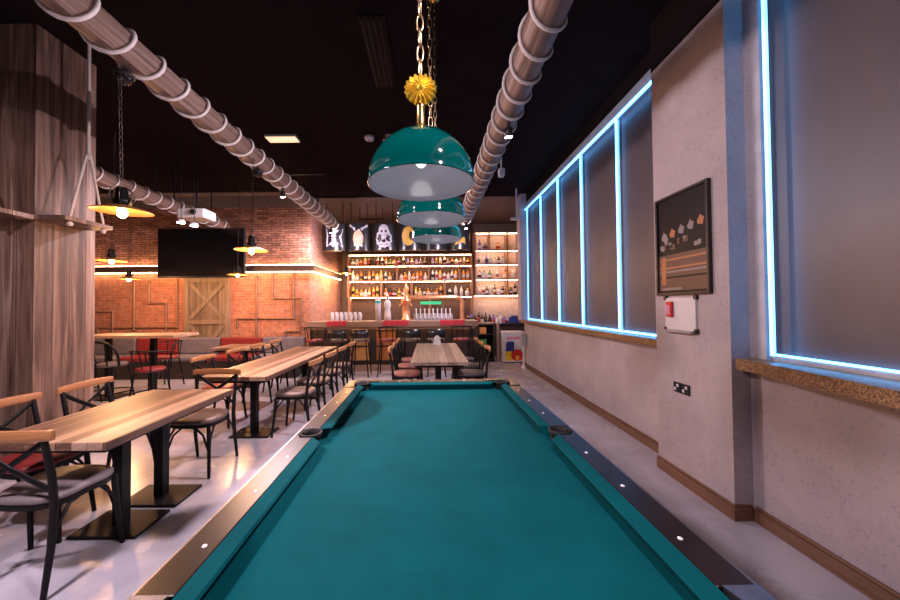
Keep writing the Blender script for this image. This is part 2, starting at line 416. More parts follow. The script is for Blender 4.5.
MB().box(FX-.035, FX-.015, P1, P2, 3.665, 3.695).build('led_strip', 'led_blue', win)
MB().box(FX+.005, FX+.03, P1, P2, SZ+.045, SZ+.065).build('led_strip', 'led_blue', win)
MB().box(FX-.13, FX+.06, P1, P3, SZ-.03, SZ+.035).build('sill', 'sill_board', win, bevel=.006)
win2 = thing('window_2', 'dark window bay nearest the pool table edged by a blue light strip', 'window', (0,0,0)); win2['kind'] = 'structure'
MB().box(NX+.06, NX+.08, -3.1, 2.28, NS+.03, 3.78).build('pane', 'blind_film', win2)
mb = MB(); mb.box(NX+.0, NX+.10, 2.255, 2.31, NS+.03, 3.78).box(NX+.03, NX+.1, -3.1, 2.255, NS+.03, NS+.06).box(NX+.08, NX+.3, -3.1, 2.31, NS, 3.78)
mb.build('window_frame', 'window_frame_grey', win2)
MB().box(NX-.03, NX-.012, 2.18, 2.20, NS+.065, 3.76).build('led_strip', 'led_blue', win2)
MB().box(NX+.02, NX+.04, -3.1, 2.22, NS+.062, NS+.074).build('led_strip', 'led_blue', win2)
MB().prism([(NX-.13, 2.34), (NX-.13, 2.2), (NX-.30, 1.1), (NX-.30, -3.1), (NX+.1, -3.1), (NX+.1, 2.31), (NX, 2.34)], NS-.045, NS+.03).build('sill', 'sill_board', win2, bevel=.006)

# ledge with cove light on the brick walls
led = MB()
led.box(-8.5, RX+.14, BY-.14, BY-.001, 2.29, 2.42).box(RX+.003, RX+.14, BY, 10.3, 2.29, 2.42)
struct(led.build('trim_2', 'ledge_dark'), 'dark ledge with cove lights on the brick wall', 'trim')
for nm, z in (('cove_light', 2.265), ('cove_light', 2.425)):
    mb = MB(); mb.box(-8.5, RX+.10, BY-.10, BY-.06, z, z+.012).box(RX+.06, RX+.10, BY-.06, 10.3, z, z+.012)
    o = mb.build('trim_3' if z < 2.3 else 'trim_4', 'led_warm'); struct(o, 'warm light strip ' + ('under' if z < 2.3 else 'over') + ' the brick wall ledge', 'light strip')
# timber-clad pillar
p = MB(); p.box(-5.3, -3.53, 3.07, 3.63, 0, CEIL).box(-5.3, -3.50, 3.04, 3.66, 0, .10)
struct(p.build('pillar', 'pillar_wood'), 'square pillar clad in brown vertical boards', 'pillar')

# barn door ------------------------------------------------------------
d = thing('door_1', 'wooden barn door with crossed braces below the television', 'door', (-5.07, BY, 0)); d['kind'] = 'structure'
dw, dh = .51, 2.16
MB().box(-dw, dw, -.05, -.005, .02, dh).build('door_panel', 'barn_wood', d)
mb = MB()
mb.box(-dw, -dw+.1, -.08, -.05, .02, dh).box(dw-.1, dw, -.08, -.05, .02, dh)
for z in (.02, 1.1, dh-.1): mb.box(-dw+.1, dw-.1, -.08, -.05, z, z+.1)
mb.build('door_frame', 'brace_wood', d)
for z0, z1 in ((.12, 1.1), (1.2, dh-.1)):
    for s in (-1, 1):
        MB().beam((s*(-dw+.12), -.064 - .004*s, z0+.02), (s*(dw-.12), -.064 - .004*s, z1-.02), .085, .024, up=(0,1,0)).build('brace', 'brace_wood', d)

# pipes on the brick wall ------------------------------------------------
def wp(px, py): return ((px-430)*BY/345, BY-.03, 1.47+(306-py)*BY/345)
pipes = [('vertical copper pipe beside the corner pillar on the brick wall', [(135,277),(135,327)]),
         ('stepped copper pipe low on the brick wall close to the pillar', [(94,309),(114,309),(114,330)]),
         ('copper pipe run with a corner beside the barn door', [(99,331),(99,325),(178,325),(178,277)]),
         ('z-shaped copper pipe between two upright pipes left of the barn door', [(150,279),(150,301),(167,301),(167,336)]),
         ('straight upright copper pipe passing the middle of the brick wall', [(257,275),(257,342)]),
         ('l-shaped copper pipe right of the barn door', [(238,325),(238,317),(294,317),(294,272)]),
         ('s-shaped copper pipe close to the brick corner', [(273,273),(273,297),(301,297),(301,345)]),
         ('small bent copper pipe at the foot of the brick corner', [(286,342),(286,330),(298,330)])]
for lb, pts in pipes:
    o = MB(); q = [wp(*a) for a in pts]
    for a, c in zip(q, q[1:]): o.cyl(a, c, .022, n=10)
    for a in q: o.ball(a, .032, 10, 6)
    tag(o.build('wall_pipe', 'pipe_bronze'), lb, 'pipe', 'copper pipes on the brick wall')

# television ----------------------------------------------------------
tv = thing('wall_television', 'large black flat television high on the brick wall', 'television', (-4.83, 7.3, 0))
MB().box(-.92, .92, -.03, .03, 2.11, 3.16).build('casing', 'black_plastic', tv, bevel=.008)
MB().box(-.90, .90, -.034, -.028, 2.145, 3.14).build('screen', 'tv_screen', tv)
MB().box(-.06, .06, .03, .57, 2.55, 2.65).box(-.2, .2, .03, .06, 2.4, 2.8).build('wall_bracket', 'black_metal', tv)

# ------------------------------------------------------------------ pool table
pt = thing('pool_table', 'pool table with teal green cloth and dark wooden rails', 'pool table', (.024, 1.80, 0), .011)
HO, HB, HN = .712, .618, .566      # half widths: outer, rail/cushion, nose
CL = .262
LO, LB, LN = 1.265, 1.172, 1.12    # half lengths
RZ = .82; BED = .764
MB().box(-HB, HB, -LB, LB, BED-.03, BED).build('bed_cloth', 'green_baize', pt)
def cushion(a, c, along, side, h0, h1):
    """from a to c along the axis, mitred at both ends; profile runs from rail (h0) to nose (h1)"""
    prof = [(h0, BED-.005), (h0, RZ-.001), (h1+(h0-h1)*.12, RZ-.008), (h1, RZ-.014), (h1+(h0-h1)*.1, RZ-.024), (h1+(h0-h1)*.55, BED-.005)]
    vs = []; n = len(prof)
    mit = [abs(h0-h)*.9 for h, z in prof]
    for e, sg in ((a, 1), (c, -1)):
        for (h, z), mt in zip(prof, mit):
            u = e + sg*mt
            vs.append((side*h, u, z) if along == 'y' else (u, side*h, z))
    mb = MB(); mb._add(vs, [tuple(range(n)), tuple(range(n, 2*n))] + [(i, (i+1) % n, n+(i+1) % n, n+i) for i in range(n)], 0, False)
    return mb.build('cushion', 'green_baize', pt)
for s in (-1, 1):
    cushion(-LB+.075, -.055, 'y', s, HB, HN); cushion(.055, LB-.075, 'y', s, HB, HN)
    cushion(-HB+.075, HB-.075, 'x', s, LB, LN)
for s in (-1, 1):
    for y0, y1 in ((-LO+CL, -.055), (.055, LO-CL)):
        MB().box(s*HB, s*HO, y0, y1, RZ-.06, RZ).build('rail', 'rail_lacquer', pt, bevel=.004)
    MB().box(-HO+CL, HO-CL, s*LB, s*LO, RZ-.06, RZ).build('rail', 'rail_lacquer', pt, bevel=.004)
mb = MB()
for s in (-1, 1):
    mb.box(s*HO, s*(HO+.006), -LO, LO, RZ-.045, RZ-.001).box(-HO, HO, s*LO, s*(LO+.006), RZ-.045, RZ-.001)
mb.build('rail_trim', 'rail_metal', pt)
for s in (-1, 1):
    for k in (-3, -2, -1, 1, 2, 3):
        MB().lathe([(.0001, .0022), (.0065, .0022), (.007, 0)], (s*(HB+.036), k*.28, RZ), 12).build('sight', 'sight_pearl', pt)
    for k in (-1, 0, 1):
        MB().lathe([(.0001, .0022), (.0065, .0022), (.007, 0)], (k*.28, s*(LB+.036), RZ), 12).build('sight', 'sight_pearl', pt)
# corner castings and pockets
for sx in (-1, 1):
    for sy in (-1, 1):
        mb = MB()
        poly = [(HO+.004, LO-CL), (HO+.004, LO-.03), (HO-.03, LO+.004), (HO-CL, LO+.004), (HO-CL, LB+.012)]
        for i in range(7):
            a = PI/2 + .15 - (PI*.5+.3)*i/6
            poly.append((HB-.02 + .062*math.cos(a), LB-.02 + .062*math.sin(a)))
        poly.append((HB+.012, LO-CL))
        mb.prism([(sx*u, sy*v_) for u, v_ in poly], RZ-.055, RZ+.003)
        mb.build('corner_casting', 'casting_metal' if sy < 0 else 'rail_lacquer', pt, bevel=.003)
        MB().lathe([(.061, .81), (.066, .824), (.058, .824), (.052, .80), (.046, .70), (.0001, .69)], (sx*(HB-.02), sy*(LB-.02), 0), 22).build('pocket', 'pocket_leather', pt)
    MB().lathe([(.052, .80), (.060, .824), (.050, .826), (.044, .80), (.040, .70), (.0001, .69)], (sx*(HB+.028), 0, 0), 22).build('pocket', 'pocket_leather', pt)
    MB().box(sx*(HB+.070), sx*HO, -.055, .055, RZ-.06, RZ-.002).build('rail', 'rail_lacquer', pt)
MB().box(-HO+.03, HO-.03, -LO+.03, LO-.03, .50, BED-.03).build('cabinet', 'cabinet_dark', pt, bevel=.01)
for sx in (-1, 1):
    for sy in (-1, 1):
        MB().prism([(sx*u, v_) for u, v_ in ((.40,.5),(.60,.5),(.56,0),(.42,0))], sy*.75, sy*.95, 'xz').build('leg', 'cabinet_dark', pt, bevel=.01)

# ------------------------------------------------------------------ green dome lamps
def chain_mb(z0, z1, pitch, r, wire, x=0, y=0):
    mb = MB(); z = z0; k = 0
    while z < z1:
        pts = []
        for i in range(10):
            a = 2*PI*i/10; u = math.cos(a)*r; h = math.sin(a)*pitch*.62
            pts.append((x+u, y, z+pitch/2+h) if k % 2 else (x, y+u, z+pitch/2+h) if k % 2 == 2 else (x+u*.35, y+u*.9, z+pitch/2+h))
        mb.tube(pts, wire, 5, True); z += pitch; k += 1
    return mb
def dome_lamp():
    t = thing('pendant_lamp', '', 'lamp')
    R = .205
    outer = [(R*math.cos(a), R*math.sin(a)) for a in [PI/2*i/14 for i in range(14)]] + [(.028, R)]
    MB().lathe([(R-.002, -.004), (R+.002, -.003)] + outer, n=40).build('lamp_shade', 'green_enamel', t)
    MB().lathe([(R-.001, -.004)] + [((R-.006)*math.cos(a), (R-.006)*math.sin(a)) for a in [PI/2*i/14 for i in range(14)]] + [(.001, R-.007)], n=40).build('shade_lining', 'white_enamel', t)
    MB().ball((0,0,.10), .028, 14, 8, (1,1,1.25)).build('bulb', 'bulb_soft', t)
    MB().lathe([(.001, .198), (.036, .203), (.036, .212), (.022, .222), (.017, .232), (.015, .30), (.018, .31), (.001, .315)], n=20).build('neck', 'brass', t)
    # sunburst rosette
    mb = MB(); prof = []
    n = 36; vs = [(0, -.034, 0)]; fs = []
    for ring, (rad, dy) in enumerate(((.012, -.020), (.035, -.017), (.055, -.008), (.062, 0.0), (.050, .012), (.001, .016))):
        for i in range(n):
            a = 2*PI*i/n; rr = rad*(1 + (.05 if i % 2 else -.06)*(rad > .03)); yy = dy - (.006 if i % 2 else -.002)*(0 < ring < 4)
            vs.append((rr*math.cos(a), yy, rr*math.sin(a)))
    fs += [(0, 1+i, 1+(i+1) % n) for i in range(n)]
    for k in range(5):
        for i in range(n): fs.append((1+k*n+i, 1+k*n+(i+1) % n, 1+(k+1)*n+(i+1) % n, 1+(k+1)*n+i))
    mb._add([(x, y, z+.37) for x, y, z in vs], fs, 0, False)
    mb.build('rosette', 'brass_yellow', t)
    chain_mb(.425, CEIL-1.942-.03, .060, .012, .0032).build('chain', 'chain_brass', t)
    MB().lathe([(.001, CEIL-1.942-.05), (.05, CEIL-1.942-.03), (.055, CEIL-1.942)], n=20).build('ceiling_rose', 'brass', t)
    return t
dl = dome_lamp(); dl.location = (-.03, 1.33, 1.942)
dl['label'] = 'glossy green dome lamp largest over the pool table'; dl['group'] = 'green dome lamps over the pool table'
l2 = dup(dl, (.012, 2.05, 1.985), 0, 'green dome lamp second in the row over the pool table')
l3 = dup(dl, (.055, 2.83, 2.02), 0, 'green dome lamp last in the row, over the far rail of the pool table')
for o, dz in ((l2, .043), (l3, .078)):
    for ch in o.children:   # shorter chains still end at the ceiling
        if ch.name.startswith(('chain', 'ceiling_rose')): ch.location.z -= dz
for o in (dl, l2, l3): light('POINT', (0,0,.03), .35, (1,.93,.88), .04, o)

# ------------------------------------------------------------------ log beams wrapped with rope
def log_beam(label, x, z, y0, y1, r, turns, sides, stems=(), phase=0.0):
    t = thing('rope_wrapped_beam', label, 'beam', (x, 0, z), 0, 'rope wrapped log beams under the ceiling')
    mb = MB(); k = 26; vs = []; rnd = random.Random(int(x*10))
    for i in range(k+1):
        y = y0 + (y1-y0)*i/k
        for j in range(sides):
            a = 2*PI*(j+.5)/sides; rr = r*(1+rnd.uniform(-.02, .02)); vs.append((rr*math.cos(a), y, rr*math.sin(a)))
    fs = [(i*sides+j, i*sides+(j+1) % sides, (i+1)*sides+(j+1) % sides, (i+1)*sides+j) for i in range(k) for j in range(sides)]
    fs += [tuple(range(sides)), tuple(range(k*sides, (k+1)*sides))]
    mb._add(vs, fs, 0, sides > 10); mb.build('log', 'log_wood', t)
    pts = []; m_ = int(turns*20); rr = r+.012
    for i in range(m_+1):
        a = 2*PI*i/20 + phase; pts.append((rr*math.cos(a), y0+.1+(y1-y0-.2)*i/m_, rr*math.sin(a)))
    MB().tube(pts, .013, 7).build('rope', 'rope_white', t)
    for y in stems: MB().cyl((0, y, r-.01), (0, y, CEIL-z), .012, n=8).build('hanger', 'black_metal', t)
    return t
log_beam('thick rope-wrapped log beam over the wooden dining tables', -2.13, 3.30, -1.2, 7.7, .112, 33, 8, (1.0, 6.6))
log_beam('rope-wrapped log beam between the green lamps and the window', .75, 3.30, -1.2, 7.4, .118, 33, 16, (1.0, 5.6, 7.1), 1.0)
log_beam('rope-wrapped log beam farthest out, above the television', -4.57, 3.30, 0.5, 7.7, .11, 27, 12, (5.7, 6.15, 7.2), 2.0)

# ------------------------------------------------------------------ warm disc pendants
def disc_pendant(H):
    t = thing('disc_pendant_lamp', '', 'lamp')
    MB().lathe([(.001, .045), (.05, .04), (.178, .0), (.184, -.006), (.178, -.006), (.05, .028), (.001, .03)], n=32).build('shade', 'shade_gold', t)
    mb = MB().lathe([(.001, .17), (.022, .165), (.036, .15), (.04, .09), (.052, .08), (.052, .05), (.03, .04)], n=16); mb.build('lamp_holder', 'black_metal', t)
    mb = MB()
    for i in range(6):
        a = 2*PI*i/6; mb.tube([(.045*math.cos(a), .045*math.sin(a), .045), (.075*math.cos(a), .075*math.sin(a), .09), (.06*math.cos(a), .06*math.sin(a), .15), (.02*math.cos(a), .02*math.sin(a), .17)], .004, 5)
    mb.build('cage', 'dark_chain', t)
    MB().ball((0,0,-.012), .032, 14, 8, (1,1,1.2)).build('bulb', 'bulb_warm', t)
    return t
dp0 = disc_pendant(0); rnd = random.Random(3)
spots = [(-2.2, 2.46, 2.17, 3.19, 'warm pendant lamp with flat gold disc over the near dining table', 20),
         (-2.07, 4.0, 2.14, 3.19, 'warm pendant lamp glowing in front of the television corner', 50),
         (-3.85, 6.9, 2.13, CEIL, 'small warm pendant lamp just below the television', 70),
         (-4.62, 5.0, 2.17, CEIL, 'warm pendant lamp over the high table behind the pillar', 60),
         (-5.85, 6.7, 2.05, CEIL, 'small warm pendant lamp between pillar and television', 70),
         (-2.22, 9.2, 2.36, CEIL, 'warm pendant lamp hanging between brick wall return and bottle shelf', 70)]
for i, (x, y, z, top, lb, e) in enumerate(spots):
    t = dp0 if i == 0 else dup(dp0, (x, y, z), 0)
    t.location = (x, y, z); t['label'] = lb; t['group'] = 'warm disc pendant lamps'
    t.rotation_euler = (.05 if i == 0 else 0, .02, 0)
    chain_mb(.17, top-z-.005, .05, .010, .003).build('chain', 'dark_chain', t)
    light('POINT', (0,0,-.075), e, (1,.50,.22), .045, t)

# ------------------------------------------------------------------ spotlights under the beams
def spotlight():
    t = thing('spotlight', '', 'spotlight')
    MB().cyl((0,0,0), (0,0,.05), .012, n=10).build('bracket', 'black_metal', t)
    MB().lathe([(.001, .0), (.03, .0), (.036, -.015), (.04, -.09), (.036, -.09), (.033, -.08), (.001, -.08)], n=18).build('housing', 'black_plastic', t)
    MB().lathe([(.001, -.078), (.034, -.078), (.034, -.084), (.001, -.084)], n=18).build('lens', 'spot_lens', t)
    return t
sp0 = spotlight()
KEY = (1,.81,.93)
sps = [(.75, .6, 230, (-1,.15,-.75), 130, 'spotlight under the window-side log beam above the pool table'),
       (.75, 3.2, 260, (-1,.0,-.55), 125, 'spotlight on the log beam over the far end of the pool table'),
       (.75, 7.0, 190, (-.3,1,.05), 160, 'bright spotlight at the bar end of the window-side log beam'),
       (-2.09, .7, 430, (1,.15,-.85), 135, 'added fill spotlight under the dining-side log beam above the first table'),  # fill lamp added to brighten the window-side wall and floor
       (-2.09, 4.9, 330, (1,-.1,-.85), 135, 'added fill spotlight under the dining-side log beam above the long table'),  # second added fill lamp, also aimed across at the window wall
       (-2.09, 7.3, 210, (.1,1,.05), 160, 'bright spotlight at the bar end of the dining-side log beam')]
for i, (x, y, e, aim, sz, lb) in enumerate(sps):
    t = sp0 if i == 0 else dup(sp0, (x, y, 3.13))
    t.location = (x, y, 3.13); t['label'] = lb; t['group'] = 'spotlights under the log beams'
    lo = light('SPOT', (0,0,-.10), e, KEY, .16 if aim[0] == 1 else .025, t, spot_size=math.radians(sz), spot_blend=.6)
    lo.rotation_euler = Vector(aim).to_track_quat('-Z', 'Y').to_euler()

# ------------------------------------------------------------------ furniture: dining tables
def dining_table(label, x0, x1, y0, y1, cols, grp='plank-topped dining tables', top='table_wood'):
    cx, cy = (x0+x1)/2, (y0+y1)/2
    t = thing('dining_table', label, 'table', (cx, cy, 0), 0, grp)
    hx, hy = (x1-x0)/2, (y1-y0)/2
    MB().box(-hx, hx, -hy, hy, .705, .75).build('tabletop', top, t, bevel=.004)
    MB().box(-hx+.06, hx-.06, -hy+.06, hy-.06, .672, .705).build('top_frame', 'black_metal', t)
    for y in cols:
        MB().box(-.034, .034, y-cy-.034, y-cy+.034, .02, .673).build('column', 'black_metal', t)
        MB().box(-.22, .22, y-cy-.15, y-cy+.15, 0, .02).build('base_plate', 'black_metal', t, bevel=.004)
    return t
dining_table('plank-topped dining table nearest the pool table edge', -2.47, -1.75, 1.87, 3.08, (2.37, 2.72))
dining_table('long plank-topped dining table with chairs down both sides', -2.42, -1.70, 3.60, 6.32, (4.05, 5.7))
dining_table('dark plank-topped dining table between pool table and bar', -.26, .49, 4.43, 6.70, (4.9, 6.2), top='dark_table_wood')
dining_table('dining table standing in front of the brick wall bench', -3.95, -3.0, 6.15, 6.85, (6.5,))

# chairs (local: sitter faces +Y)
def cross_chair(seat):
    t = thing('dining_chair', '', 'chair')
    poly = []
    for i in range(28):
        a = 2*PI*i/28; c, s_ = math.cos(a), math.sin(a); e = .62
        w_ = .215 if s_ > 0 else .195
        poly.append((math.copysign(abs(c)**e, c)*w_, math.copysign(abs(s_)**e, s_)*.205))
    mb = MB(); vs = []; n = len(poly)
    for sc, z in ((.94, .452), (1.0, .462), (1.0, .478), (.95, .490), (.7, .498), (.3, .501)):
        vs += [(u*sc, v_*sc, z) for u, v_ in poly]
    fs = [tuple(range(n))] + [(k*n+i, k*n+(i+1) % n, (k+1)*n+(i+1) % n, (k+1)*n+i) for k in range(5) for i in range(n)] + [tuple(range(5*n, 6*n))]
    mb._add(vs, fs, 0, True); mb.build('seat', seat, t)
    mb = MB(); mb.prism([(u*.97, v_*.97) for u, v_ in poly], .425, .452, smooth=True); mb.build('seat_frame', 'black_metal', t)
    for s in (-1, 1):
        MB().tube([(s*.175, .165, .44), (s*.185, .175, .25), (s*.20, .20, 0)], [.017, .016, .013], 10).build('leg', 'black_metal', t)
        MB().tube([(s*.195, -.245, 0), (s*.192, -.205, .25), (s*.19, -.19, .45), (s*.19, -.205, .62), (s*.19, -.244, .815)], [.013, .017, .018, .017, .015], 10).build('back_leg', 'black_metal', t)
        # bent braces under the seat
        MB().tube([(s*.19, .178, .20), (s*.183, .15, .33), (s*.17, .08, .415), (s*.165, 0, .428)], .009, 8).build('brace', 'black_metal', t)
        MB().tube([(s*.196, -.21, .22), (s*.188, -.17, .34), (s*.175, -.10, .415), (s*.165, 0, .428)], .009, 8).build('brace', 'black_metal', t)
        MB().tube([(s*.18, .175, .22), (s*.13, .17, .36), (s*.06, .168, .42), (0, .168, .428)], .009, 8).build('brace', 'black_metal', t)
        MB().tube([(s*.190, -.200, .53), (s*.10, -.222, .60), (0, -.236-.004*s, .67), (-s*.10, -.240, .735), (-s*.188, -.240, .80)], .006, 8, rx=.016).build('cross_slat', 'black_metal', t)
    mb = MB(); vs = []; k = 12
    for i in range(k+1):
        u = -1+2*i/k; y = -.268 + .028*u*u - .0; h = .008*(1-u*u)
        for dy, z in ((-.012, .806), (.012, .806), (.015, .83), (.010, .858+h*.6), (-.012, .858+h*.6), (-.015, .83)): vs.append((u*.235, y+dy, z))
    fs = [(i*6+j, i*6+(j+1) % 6, (i+1)*6+(j+1) % 6, (i+1)*6+j) for i in range(k) for j in range(6)] + [tuple(range(6)), tuple(range(k*6, k*6+6))]
    mb._add(vs, fs, 0, True); mb.build('top_rail', 'rail_wood', t, bevel=.003)
    return t
protos = {}
def chair(seat, x, y, rz, label, group):
    if seat not in protos: c = protos[seat] = cross_chair(seat)
    else: c = dup(protos[seat], (0,0,0))
    c.location = (x, y, 0); c.rotation_euler = (0,0,rz); c['label'] = label; c['group'] = group
    return c
G1 = 'cross-back chairs at the near dining table'; G2 = 'cross-back chairs along the long dining table'; G3 = 'cross-back chairs at the table before the bar'
chair('grey_leather', -2.15, 2.0, 0, 'cross-back chair with grey seat pushed in at the near table end', G1)
chair('red_leather', -2.66, 2.34, -PI/2, 'cross-back chair with red seat beside the near dining table', G1)
chair('brown_leather', -2.66, 2.92, -PI/2, 'cross-back chair between the timber pillar and the near dining table', G1)
chair('brown_leather', -2.12, 3.20, PI, 'cross-back chair with brown seat between the two dining tables', G1)
nth = ['first', 'second', 'third', 'fourth', 'fifth', 'sixth', 'seventh', 'eighth', 'ninth', 'tenth', 'eleventh', 'twelfth', 'thirteenth', 'fourteenth', 'fifteenth', 'sixteenth']
for i, y in enumerate((4.12, 4.74, 5.36, 5.98)):
    chair('brown_leather', -1.60, y, PI/2, f'cross-back chair on the pool-table side of the long table, {nth[i]} from its near end', G2)
for i, y in enumerate((4.42, 5.15, 5.80, 6.5)):
    chair('red_leather' if i == 0 else 'rose_leather' if i == 2 else 'brown_leather', -2.66, y, -PI/2, f'cross-back chair on the brick-wall side of the long table, {nth[i]} from its near end', G2)
for i, y in enumerate((5.18, 5.84, 6.48)):
    chair('rose_leather', -.35, y, -PI/2, f'cross-back chair with rose seat at the table before the bar, {nth[i]} along', G3)
    chair('grey_leather', .61, y, PI/2, f'cross-back chair with grey seat on the window side before the bar, {nth[i]} along', G3)

# napkin holder on the centre table
nh = thing('napkin_holder', 'white napkins in a holder on the table before the bar', 'napkin holder', (.12, 6.45, .75))
MB().box(-.07, .07, -.05, .05, 0, .012).box(-.07, -.062, -.05, .05, .012, .08).box(.062, .07, -.05, .05, .012, .08).build('holder', 'white_plastic', nh)
mb = MB()
for k in range(5): mb.prism([(-.06+.005*k, .012), (.06-.004*k, .012), (.05-.006*k, .14+.012*(k % 3)), (0, .18-.01*k), (-.05+.004*k, .13+.014*(k % 2))], -.04+.018*k, -.03+.018*k, 'xz')
mb.build('napkin_stack', 'white_plastic', nh)

# ------------------------------------------------------------------ high table and its seats behind the pillar
ht = thing('high_table', 'high pale wooden table behind the pillar by the brick wall', 'table', (-4.85, 5.75, 0))
MB().box(-.8, .8, -.30, .30, 1.0, 1.045).build('tabletop', 'high_table_wood', ht, bevel=.004)
for x in (-.5, .25):
    MB().box(x-.035, x+.035, -.035, .035, .02, 1.0).build('column', 'black_metal', ht)
    MB().box(x-.22, x+.22, -.22, .22, 0, .02).build('base_plate', 'black_metal', ht)
def bar_stool(seat, sh, hoop):
    t = thing('bar_stool', '', 'stool')
    MB().lathe([(.001, sh-.05), (.17, sh-.05), (.185, sh-.035), (.185, sh-.01), (.165, sh), (.001, sh+.006)], n=24).build('seat', seat, t)
    for sx in (-1, 1):
        for sy in (-1, 1):
            MB().tube([(sx*.13, sy*.13, sh-.05), (sx*.19, sy*.19, 0)], .013, 8).build('leg', 'black_metal', t)
    mb = MB(); z = sh*.35; u = .16+.02; mb.tube([(u*math.cos(2*PI*i/24)*1.3, u*math.sin(2*PI*i/24)*1.3, z) for i in range(24)], .010, 7, True); mb.build('foot_ring', 'black_metal', t)
    if hoop == 'hoop':
        MB().tube([(-.19, -.1, sh-.03), (-.23, -.16, sh+.10), (-.22, -.2, sh+.22), (-.14, -.24, sh+.31), (0, -.25, sh+.33), (.14, -.24, sh+.31), (.22, -.2, sh+.22), (.23, -.16, sh+.10), (.19, -.1, sh-.03)], .016, 8).build('back_hoop', 'black_metal', t)
        MB().tube([(-.08, -.17, sh-.03), (-.09, -.23, sh+.32)], .009, 6).build('back_spindle', 'black_metal', t)
        MB().tube([(.08, -.17, sh-.03), (.09, -.23, sh+.32)], .009, 6).build('back_spindle', 'black_metal', t)
    if hoop == 'arms':
        MB().tube([(-.18, .16, sh-.03), (-.21, .14, sh+.22), (-.20, -.05, sh+.25), (-.15, -.19, sh+.26), (0, -.23, sh+.27), (.15, -.19, sh+.26), (.20, -.05, sh+.25), (.21, .14, sh+.22), (.18, .16, sh-.03)], .012, 8).build('arm_rail', 'black_metal', t)
        for s in (-1, 0, 1): MB().tube([(s*.12, -.15, sh-.03), (s*.13, -.215+.02*abs(s), sh+.26)], .009, 6).build('back_spindle', 'black_metal', t)
    if hoop == 'pad':
        vs = []; k = 10
        mb = MB()
        for i in range(k+1):
            a = math.radians(-150 + 120*i/k); 
            for r_, z_ in ((.185, sh+.03), (.215, sh+.03), (.222, sh+.12), (.21, sh+.21), (.185, sh+.21), (.178, sh+.12)): vs.append((r_*math.cos(a)*1.05, r_*math.sin(a), z_))
        fs = [(i*6+j, i*6+(j+1) % 6, (i+1)*6+(j+1) % 6, (i+1)*6+j) for i in range(k) for j in range(6)] + [tuple(range(6)), tuple(range(k*6, k*6+6))]
        mb._add(vs, fs, 0, True); mb.build('back_pad', 'black_plastic', t)
        for s in (-1, 1): MB().tube([(s*.13, -.12, sh-.04), (s*.13, -.165, sh+.06)], .010, 6).build('back_spindle', 'black_metal', t)
    return t
GS = 'black framed stools around the high table'
s1 = bar_stool('grey_leather', .66, 'hoop'); s1.location = (-4.80, 5.22, 0); s1['label'] = 'black stool with grey seat and large hoop back at the high table'; s1['group'] = GS
s2 = bar_stool('red_leather', .58, 'arms'); s2.location = (-4.22, 5.22, 0); s2['label'] = 'black armed stool with red seat at the end of the high table'; s2['group'] = GS
s3 = dup(s1, (-5.35, 5.25, 0), .2, 'black hoop-backed stool half hidden by the timber pillar')
s4 = dup(s2, (-4.95, 6.5, 0), PI, 'black armed stool with red seat on the brick side of the high table')
# banquette along the brick wall
for i in range(5):
    x0 = -7.45 + .93*i
    bq = thing('banquette', f'{"grey" if i % 2 == 0 else "red"} upholstered bench section under the brick wall, {nth[i]} from the outer end', 'bench', (x0+.46, 7.45, 0), 0, 'upholstered bench sections under the brick wall')
    cm = 'grey_fabric' if i % 2 == 0 else 'red_leather'
    MB().box(-.455, .455, -.28, .30, .0, .36).build('base', 'cabinet_dark', bq)
    MB().box(-.455, .455, -.30, .22, .36, .46).build('seat_cushion', 'red_leather' if i % 2 else 'grey_fabric', bq, bevel=.03, seg=3)
    MB().box(-.455, .455, .20, .32, .46, .81).build('back_cushion', cm, bq, bevel=.03, seg=3)

# ------------------------------------------------------------------ hanging shelves at the pillar
def rope_shelf(label, loc, rz, L, D, ztop):
    t = thing('hanging_shelf', label, 'shelf', loc, rz, 'rope-hung shelves on the timber pillar')
    MB().box(-L/2, L/2, -D/2, D/2, 0, .04).build('plank', 'pillar_wood', t, bevel=.004)
    kz = .66
    for s in (-1, 1): MB().tube([(s*(L/2-.07), -D/2+.035, -.02), (s*(L/2-.07), -D/2+.035, .04), (s*.02, -D/2+.03, kz)], .012, 7).build('rope', 'rope_beige', t)
    for s in (-1, 1): MB().ball((s*(L/2-.07), -D/2+.035, -.025), .024, 10, 6).build('rope_knot', 'rope_beige', t)
    MB().tube([(0, -D/2+.03, kz-.03), (0, -D/2+.03, ztop-loc[2])], .014, 7).ball((0, -D/2+.03, kz), .028, 10, 6).build('rope', 'rope_beige', t)
    return t
rope_shelf('wooden plank shelf hung on white rope beside the pillar face', (-3.38, 3.28, 2.27), PI/2, .46, .30, CEIL)
rope_shelf('wooden plank shelf hung across the front of the timber pillar', (-3.86, 2.93, 2.27), 0, .70, .26, CEIL)

